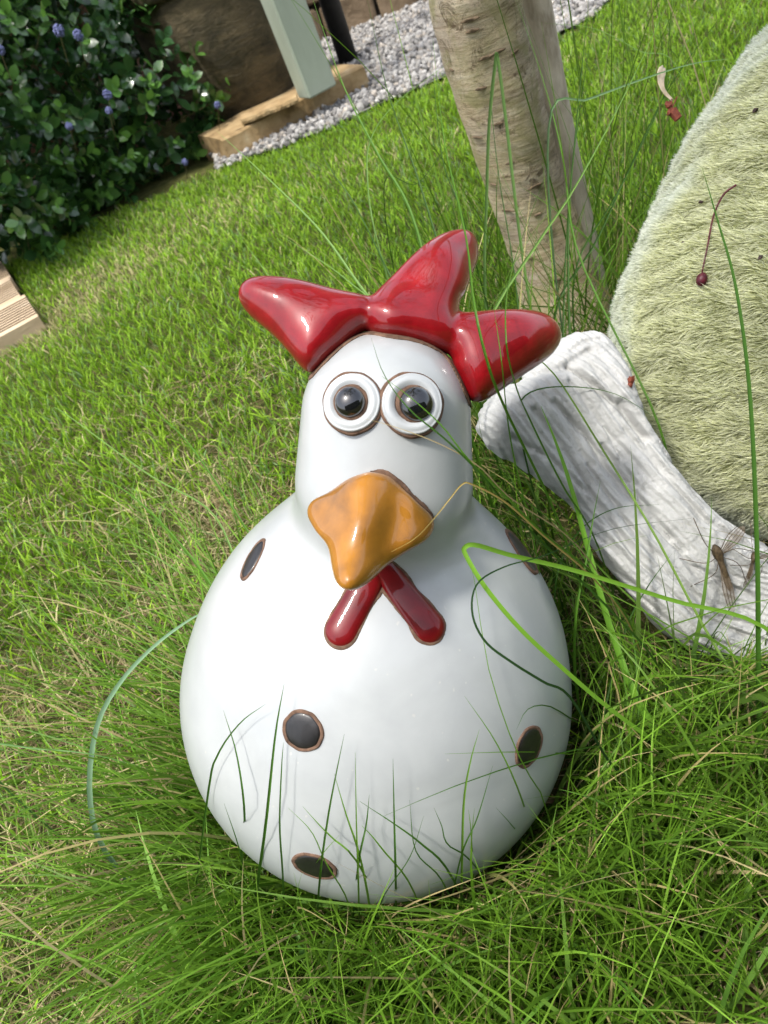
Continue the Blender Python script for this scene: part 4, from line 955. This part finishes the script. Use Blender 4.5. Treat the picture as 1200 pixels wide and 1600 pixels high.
# cross-face blades
hero([(960, 960, 180), (880, 880, 240), (800, 800, 330), (760, 750, 385), (700, 690, 415), (640, 640, 425), (600, 585, 420), (580, 528, 410)], 3.2, D1, n=34)
hero([(930, 900, 200), (850, 835, 300), (790, 775, 360), (735, 722, 400), (690, 665, 415), (640, 620, 425), (597, 588, 425)], 3.0, D2, n=30)
hero([(900, 850, 220), (800, 780, 340), (750, 730, 390), (690, 695, 415), (620, 668, 425), (562, 652, 422)], 1.8, (.34, .27, .13), n=26)
hero([(930, 907, 200), (850, 838, 300), (790, 785, 360), (738, 757, 398), (722, 757, 405), (704, 778, 414), (680, 808, 425), (650, 840, 468), (612, 862, 475)], 2.2, (.40, .30, .09), n=44)
# belly blades
for pl, w_ in [([(400, 1400), (415, 1290), (430, 1150), (444, 1068)], 4.5), ([(378, 1330), (382, 1270), (370, 1180), (349, 1110)], 3.4), ([(325, 1240), (340, 1180), (375, 1130), (415, 1100)], 3), ([(442, 1370), (437, 1290), (440, 1200), (443, 1160)], 2.6),
               ([(500, 1370), (512, 1280), (525, 1210), (538, 1147)], 3), ([(560, 1380), (557, 1290), (555, 1175)], 2.6), ([(618, 1360), (616, 1280), (614, 1185)], 3.2), ([(722, 1340), (725, 1250), (735, 1190), (749, 1140)], 3.4), ([(835, 1320), (812, 1240), (775, 1160), (726, 1088)], 2.8),
               ([(575, 1400), (560, 1330), (540, 1270), (522, 1208)], 3.2), ([(700, 1360), (660, 1320), (620, 1290), (562, 1252)], 3), ([(720, 1340), (745, 1280), (770, 1196)], 2.6), ([(560, 1350), (520, 1310), (500, 1290), (473, 1260)], 2.4), ([(640, 1380), (600, 1330), (580, 1305), (565, 1290)], 2.4),
               ([(560, 1350), (572, 1290), (577, 1242)], 3), ([(1200, 1182), (1100, 1165), (980, 1160), (860, 1180), (720, 1225), (600, 1275)], 3.4), ([(1010, 1200), (880, 1178), (800, 1175), (695, 1178)], 2.2), ([(380, 1360), (372, 1320), (350, 1255)], 2.6), ([(540, 1400), (510, 1350), (487, 1300), (450, 1262)], 2),
               ([(740, 1350), (700, 1320), (690, 1290), (678, 1262)], 2.2), ([(820, 1320), (800, 1290), (775, 1262)], 2), ([(905, 1130), (860, 1104), (825, 1108), (807, 1140)], 2.4), ([(900, 1400), (870, 1330), (850, 1250), (820, 1200), (790, 1130), (760, 1030), (740, 900), (725, 850)], 2.0),
               ([(690, 1375), (650, 1330), (640, 1250)], 2.2), ([(740, 1370), (736, 1300), (732, 1265)], 2.2), ([(470, 1390), (500, 1340), (530, 1305)], 2.), ([(600, 1400), (640, 1340), (662, 1275)], 2.)]:
    q = []; n_ = len(pl)
    (ax0, ay0), (ax1, ay1) = pl[0], pl[1]
    if ay0 > 1190:
        ky = max(1450, ay0 + 40); q.append((ax0 + (ax0 - ax1) / max(1., ay0 - ay1) * (ky - ay0) * .5, ky, gw(ax0, ky) + 6))
    for i, (a, b_) in enumerate(pl):
        h_ = hit(a, b_); w0 = (h_[2] + 26 if h_ is not None else 60)
        q.append((a, b_, w0))
    hero(q, w_, (.045, .12, .012) if random.random() < .6 else (.10, .21, .02), n=16)
# stems around the tree and the comb (w falls with distance)
for pl, w_, c_ in [([(1020, 640, -80), (905, 400, -160), (880, 250, -200), (850, 130, -230), (803, -10, -260)], 5, D2), ([(892, 560, -260), (888, 360, -280), (900, 200, -300), (922, -20, -320)], 6, D1), ([(880, 560, -300), (885, 380, -310), (898, 230, -320), (935, -20, -330)], 5, D1),
                   ([(815, 520, -300), (800, 400, -330), (775, 240, -360), (753, -10, -400)], 4, D1), ([(700, 560, -60), (645, 340, -120), (590, 240, -160), (535, 130, -190), (484, -15, -210)], 6.5, D2), ([(720, 520, -160), (690, 400, -200), (650, 270, -240), (605, 140, -260), (572, -10, -280)], 5, D1),
                   ([(620, 520, -40), (565, 450, -80), (500, 360, -120), (420, 280, -150), (338, 204, -170)], 5.5, D3), ([(600, 500, -60), (545, 440, -90), (490, 400, -110), (432, 364, -130)], 2.4, D3), ([(440, 470, -90), (408, 415, -110), (376, 372, -120)], 2.2, D3),
                   ([(650, 840, 130), (720, 690, 60), (760, 510, 10), (840, 380, -30), (900, 290, -60), (980, 140, -90), (1055, -20, -120)], 6, D3), ([(870, 480, -300), (930, 380, -300), (985, 260, -300), (1050, 130, -300), (1150, -5, -300)], 5, D1), ([(900, 420, -280), (960, 310, -290), (1020, 190, -290), (1075, 55, -300)], 4, D1),
                   ([(960, 640, -140), (900, 520, -180), (850, 460, -200), (790, 500, -160), (700, 480, 0)][:0] or [(790, 640, 330), (760, 560, 380), (740, 470, 380), (728, 370, 300), (700, 250, 220), (690, 190, 200), (676, 60, 180)], 3.6, D2),
                   ([(1180, 1110, 80), (1100, 980, 60), (1020, 830, 50), (940, 700, 40), (870, 590, 100), (820, 545, 240), (772, 502, 330)], 4.8, (.16, .27, .05)), ([(840, 880, 120), (800, 700, 240), (783, 560, 360), (770, 470, 300)], 3.0, D2), ([(880, 760, 100), (830, 660, 200), (805, 600, 300), (790, 520, 360), (800, 420, 260), (850, 280, 120)], 3.2, D2),
                   ([(590, 380, -260), (574, 280, -280), (580, 215, -290), (620, 160, -300), (705, 95, -310)], 3.6, D3), ([(720, 330, -420), (690, 240, -440), (672, 60, -460)], 4, D1), ([(640, 500, -120), (560, 330, -200), (520, 270, -220), (485, 212, -240)], 3.4, D1), ([(460, 420, -200), (560, 300, -220), (640, 280, -230), (720, 210, -240)][:0] or [(600, 290, -300), (650, 288, -300), (690, 240, -300), (720, 205, -300)], 2, D1),
                   ([(860, 180, -220), (920, 155, -220), (1000, 125, -220), (1080, 100, -220), (1140, 92, -220)], 5, (.16, .27, .12)), ([(1060, 110, -260), (1000, 80, -260), (930, 45, -260), (850, 36, -260)], 2.6, D3),
                   ([(870, 900, 60), (905, 830, 30), (960, 795, 10), (1030, 788, 0)], 3, D1), ([(815, 690, 0), (806, 650, 10), (825, 615, 20), (880, 604, 10), (960, 615, 0), (1035, 660, 0)], 3.2, D1), ([(900, 960, 60), (915, 880, 60), (925, 820, 50), (938, 752, 40)], 5, D2), ([(960, 1150, 120), (1040, 930, 40), (1060, 880, 10)][:0] or [(940, 1130, 60), (975, 990, 30), (1010, 920, 10), (1050, 865, 0)], 4.5, D1),
                   ([(1000, 1180, 100), (990, 1000, 60), (960, 940, 40), (880, 830, 40), (820, 780, 60), (760, 700, 120), (745, 640, 160)], 3, D2), ([(1230, 1500, 120), (1100, 1300, 160), (1130, 1150, 150), (1180, 950, 120)][:0] or [(1060, 1500, 60), (1120, 1250, 80), (1180, 1080, 90), (1260, 930, 90)], 4, D1),
                   ([(-40, 1165, 0), (60, 1170, 20), (140, 1178, 30), (230, 1200, 10)], 4, (.10, .21, .05)), ([(380, 900, 0), (330, 800, -40), (230, 740, -80), (100, 645, -120), (80, 640, -120)], 3.6, D3), ([(360, 960, 0), (290, 860, -40), (200, 770, -80), (120, 735, -100)], 5.5, D2), ([(400, 850, 0), (300, 700, -60), (250, 650, -90), (180, 585, -120)], 3.5, D2),
                   ([(830, 1600, 60), (860, 1520, 60), (910, 1440, 60), (960, 1380, 60)], 4, D3), ([(1240, 1560, 100), (1050, 1440, 120), (900, 1400, 100), (760, 1360, 80)], 5, D2), ([(1240, 1300, 100), (1100, 1370, 120), (900, 1500, 110), (820, 1600, 90)], 5, D2), ([(1240, 1380, 120), (1100, 1390, 130), (960, 1380, 110), (850, 1390, 90)], 7, (.13, .26, .07)),
                   ([(60, 1640, 60), (200, 1480, 80), (350, 1390, 60), (430, 1350, 40)], 3.6, D3), ([(1240, 1060, 120), (1150, 1230, 140), (1050, 1330, 140), (990, 1400, 100)], 6, D2)]:
    hero(pl, w_, c_, n=30)
emit('long_grass', packs, 'long thin unmown grass tangled around the hen, the ornament and the tree', 'long grass')

# ------------------------------------------------------------------ SMALL THINGS
MAROON = simple('maroon_berry', [(.3, (.035, .004, .008)), (.7, (.10, .012, .02))], 300, .4, .0003, 700)
DEB = simple('dark_debris', [(.3, (.015, .010, .008)), (.7, (.06, .035, .03))], 300, .8)
RB = simple('red_brown_husk', [(.3, (.08, .015, .01)), (.7, (.22, .06, .03))], 400, .7)
CREAM = simple('dry_petal', [(.3, (.52, .40, .26)), (.7, (.72, .62, .47))], 160, .7, .0006, 500)
def on_fur(px, py, up=14):
    h_ = hit(px, py, f_fur, 300); n_ = grad(h_, f_fur); return W(h_ + n_ * up), n_[0] * RT + n_[1] * UP - n_[2] * FW
fp = [on_fur(*q)[0] for q in [(1153, 297), (1135, 312), (1119, 345), (1110, 390), (1103, 430)]]
bt = thing('fallen_berry', fp[-1], 'dark maroon berry with a long curved red stalk lying on the moss fur', 'berry')
mb = MB(); tube(mb, catmull(fp, 24), np.linspace(.0007, .0005, 24), 8); mb.build('berry_stalk', MAROON, bt)
bc, bn = on_fur(1103, 440); ax_ = unit(fp[-1] - fp[-2]); mb = MB()
t1 = [bc + ax_ * z for z in np.linspace(-.0042, .0045, 10)]; tube(mb, t1, .0035 * np.sqrt(np.clip(1 - (np.linspace(-1, 1, 10)) ** 2 * .93, .02, 1)), 16); mb.build('berry', MAROON, bt)
def flake(name, c_, n_, r_, m, label, cat, group=None, seed=0):
    q = np.random.default_rng(seed); Vv = c_ + IV * r_ * q.uniform(.5, 1.2, (12, 1)) * [1, .8, .6]; mb = MB(); mb.add(Vv, IF); return tag(mb.build(name, m, None, False), label, cat, group)
for i, (px, py, r_, lb) in enumerate([(1187, 179, .0024, 'dark speck of bark high on the moss fur near the right edge'), (1099, 322, .0020, 'dark speck on the moss fur just left of the berry stalk'), (1189, 407, .0026, 'dark speck on the moss fur right of the berry'), (1073, 383, .0012, 'tiny dark speck on the moss fur left of the berry')]):
    c_, n_ = on_fur(px, py, 12); flake('debris_speck', c_, n_, r_, DEB, lb, 'debris', 'dark specks caught in the moss fur', i)
c_ = PW(985, 597, -20); mb = MB()
for i in range(5): mb.add(c_ + RNG.normal(0, .0022, 3) + IV * RNG.uniform(.0015, .0032) * RNG.uniform(.4, 1.2, (12, 1)), IF)
tag(mb.build('dried_husk', RB, None, False), 'crumpled red-brown husk lodged between stone limb and moss fur', 'debris')
# hanging dry petal and calyx
pt_ = thing('dried_blossom', PW(1045, 150, -300), 'curled cream petal with a red-brown calyx dangling among grass at upper right', 'dried flower')
pw_ = -300; sp_ = W(np.array([P(a, b_, pw_ + c_) for a, b_, c_ in [(1038, 104, 0), (1033, 118, 10), (1034, 132, 16), (1040, 145, 10), (1052, 157, 0)]]))
mb = MB(); c1_ = catmull(sp_, 18); t = np.linspace(0, 1, 18); wd = S * 1.25 * np.interp(t, [0, .12, .3, .6, 1], [6, 15, 15, 9, 4]); ribbon(mb, c1_, wd, -FW + .5 * RT, .35); o = mb.build('petal', CREAM, pt_)
sl = o.modifiers.new('solid', 'SOLIDIFY'); sl.thickness = .0004
mb = MB()
for i in range(9):
    a = PW(1050 + random.uniform(-7, 7), 172 + random.uniform(-9, 9), pw_); mb.add(a + IV * RNG.uniform(.002, .0036) * RNG.uniform(.4, 1.1, (12, 1)), IF)
for i in range(5): tube(mb, [PW(1050, 168, pw_), PW(1050 + random.uniform(-9, 9), 155 + random.uniform(-4, 4), pw_)], .0005, 5)
tube(mb, [PW(1050, 172, pw_), PW(1060, 186, pw_)], [.0035, .003], 10); mb.build('calyx', RB, pt_, False)
# crane fly resting on the limb
INS = simple('insect_brown', [(.3, (.02, .013, .008)), (.7, (.10, .07, .035))], 600, .6)
WING, n, l, b = mat('insect_wing'); b.inputs['Base Color'].default_value = (.22, .17, .12, 1); b.inputs['Alpha'].default_value = .38; b.inputs['Roughness'].default_value = .3
def limb_pt(px, py, up=6): h_ = hit(px, py, f_limb, 300) if True else None; return None if h_ is None else W(h_ + np.array([0, 0, up]))
def crane_fly(px, py, dx, dy, s_, label):
    c_ = limb_pt(px, py, 8); pt = lambda a, b_, u=8: (lambda q: q if q is not None else PW(px + a, py + b_, -20))(limb_pt(px + a * s_, py + b_ * s_, u))
    cf = thing('crane_fly', c_, label, 'insect', 'crane flies on the stone limb'); mb = MB()
    tube(mb, catmull([pt(-dx * 14, -dy * 14, 9), pt(0, 0, 12), pt(dx * 22, dy * 22, 10), pt(dx * 46, dy * 46, 7)], 16), np.interp(np.linspace(0, 1, 16), [0, .12, .3, .45, .9, 1], [.0008, .0022, .0026, .0014, .0017, .0006]) * s_, 10); mb.build('body', INS, cf)
    for sg, ang, L in ((1, .12, 72), (-1, 2.0, 64)):
        a0 = math.atan2(dy, dx) + sg * ang; r0 = pt(0, 0, 13); e_ = pt(cos(a0) * L, sin(a0) * L, 15); mw = MB(); pts = catmull([r0, (r0 + e_) / 2 + (-FW) * .001, e_], 12)
        ribbon(mw, pts, .0058 * s_ * np.interp(np.linspace(0, 1, 12), [0, .25, .6, .85, 1], [.15, .5, 1, .85, .2]), -FW, .05); mw.build('wing', WING, cf)
        mv = MB()
        for off in (-.45, -.15, .15, .45): tube(mv, [r0] + [p_ + unit(np.cross(e_ - r0, FW)) * off * .0052 * s_ * k_ for p_, k_ in ((pts[6], 1), (pts[10], .8))], .00018, 4)
        mv.build('wing_veins', INS, cf)
    for i, (a, L) in enumerate(((.7, 50), (1.5, 46), (2.6, 55), (-.8, 52), (-1.7, 44), (-2.5, 56))):
        a0 = math.atan2(dy, dx) + a; k1_ = pt(cos(a0) * L * .45, sin(a0) * L * .45, 20); k2 = pt(cos(a0 + .35) * L, sin(a0 + .35) * L, 3); ml = MB(); tube(ml, catmull([pt(0, 0, 10), k1_, k2], 10), .00022 * s_ ** .5, 5); ml.build('leg', INS, cf)
crane_fly(1118, 868, .35, .94, 1.25, 'brown crane fly with veined wings spread on the pale stone limb')
crane_fly(1172, 872, -.2, .98, .7, 'smaller dark crane fly at the edge of the moss fur, right of the larger one')
# dry leaf scraps
for i, (px, py, m, lb) in enumerate([(800, 1304, CREAM, 'small orange-tan dry leaf scrap beside the lower right of the hen'), (560, 1550, RB, 'brown dry leaf scrap in the grass at the bottom')]):
    c_ = PW(px, py, 90) if i == 0 else G(px, py, .02); Vv = []; mb = MB(); ribbon(mb, catmull([c_, c_ + RT * .004 + UP * .002, c_ + RT * .008 + UP * .005], 8), .004 * np.interp(np.linspace(0, 1, 8), [0, .5, 1], [.2, 1, .1]), -FW, .3)
    o = tag(mb.build('leaf_scrap', m, None), lb, 'leaf', 'dry leaf scraps'); sl = o.modifiers.new('solid', 'SOLIDIFY'); sl.thickness = .0003
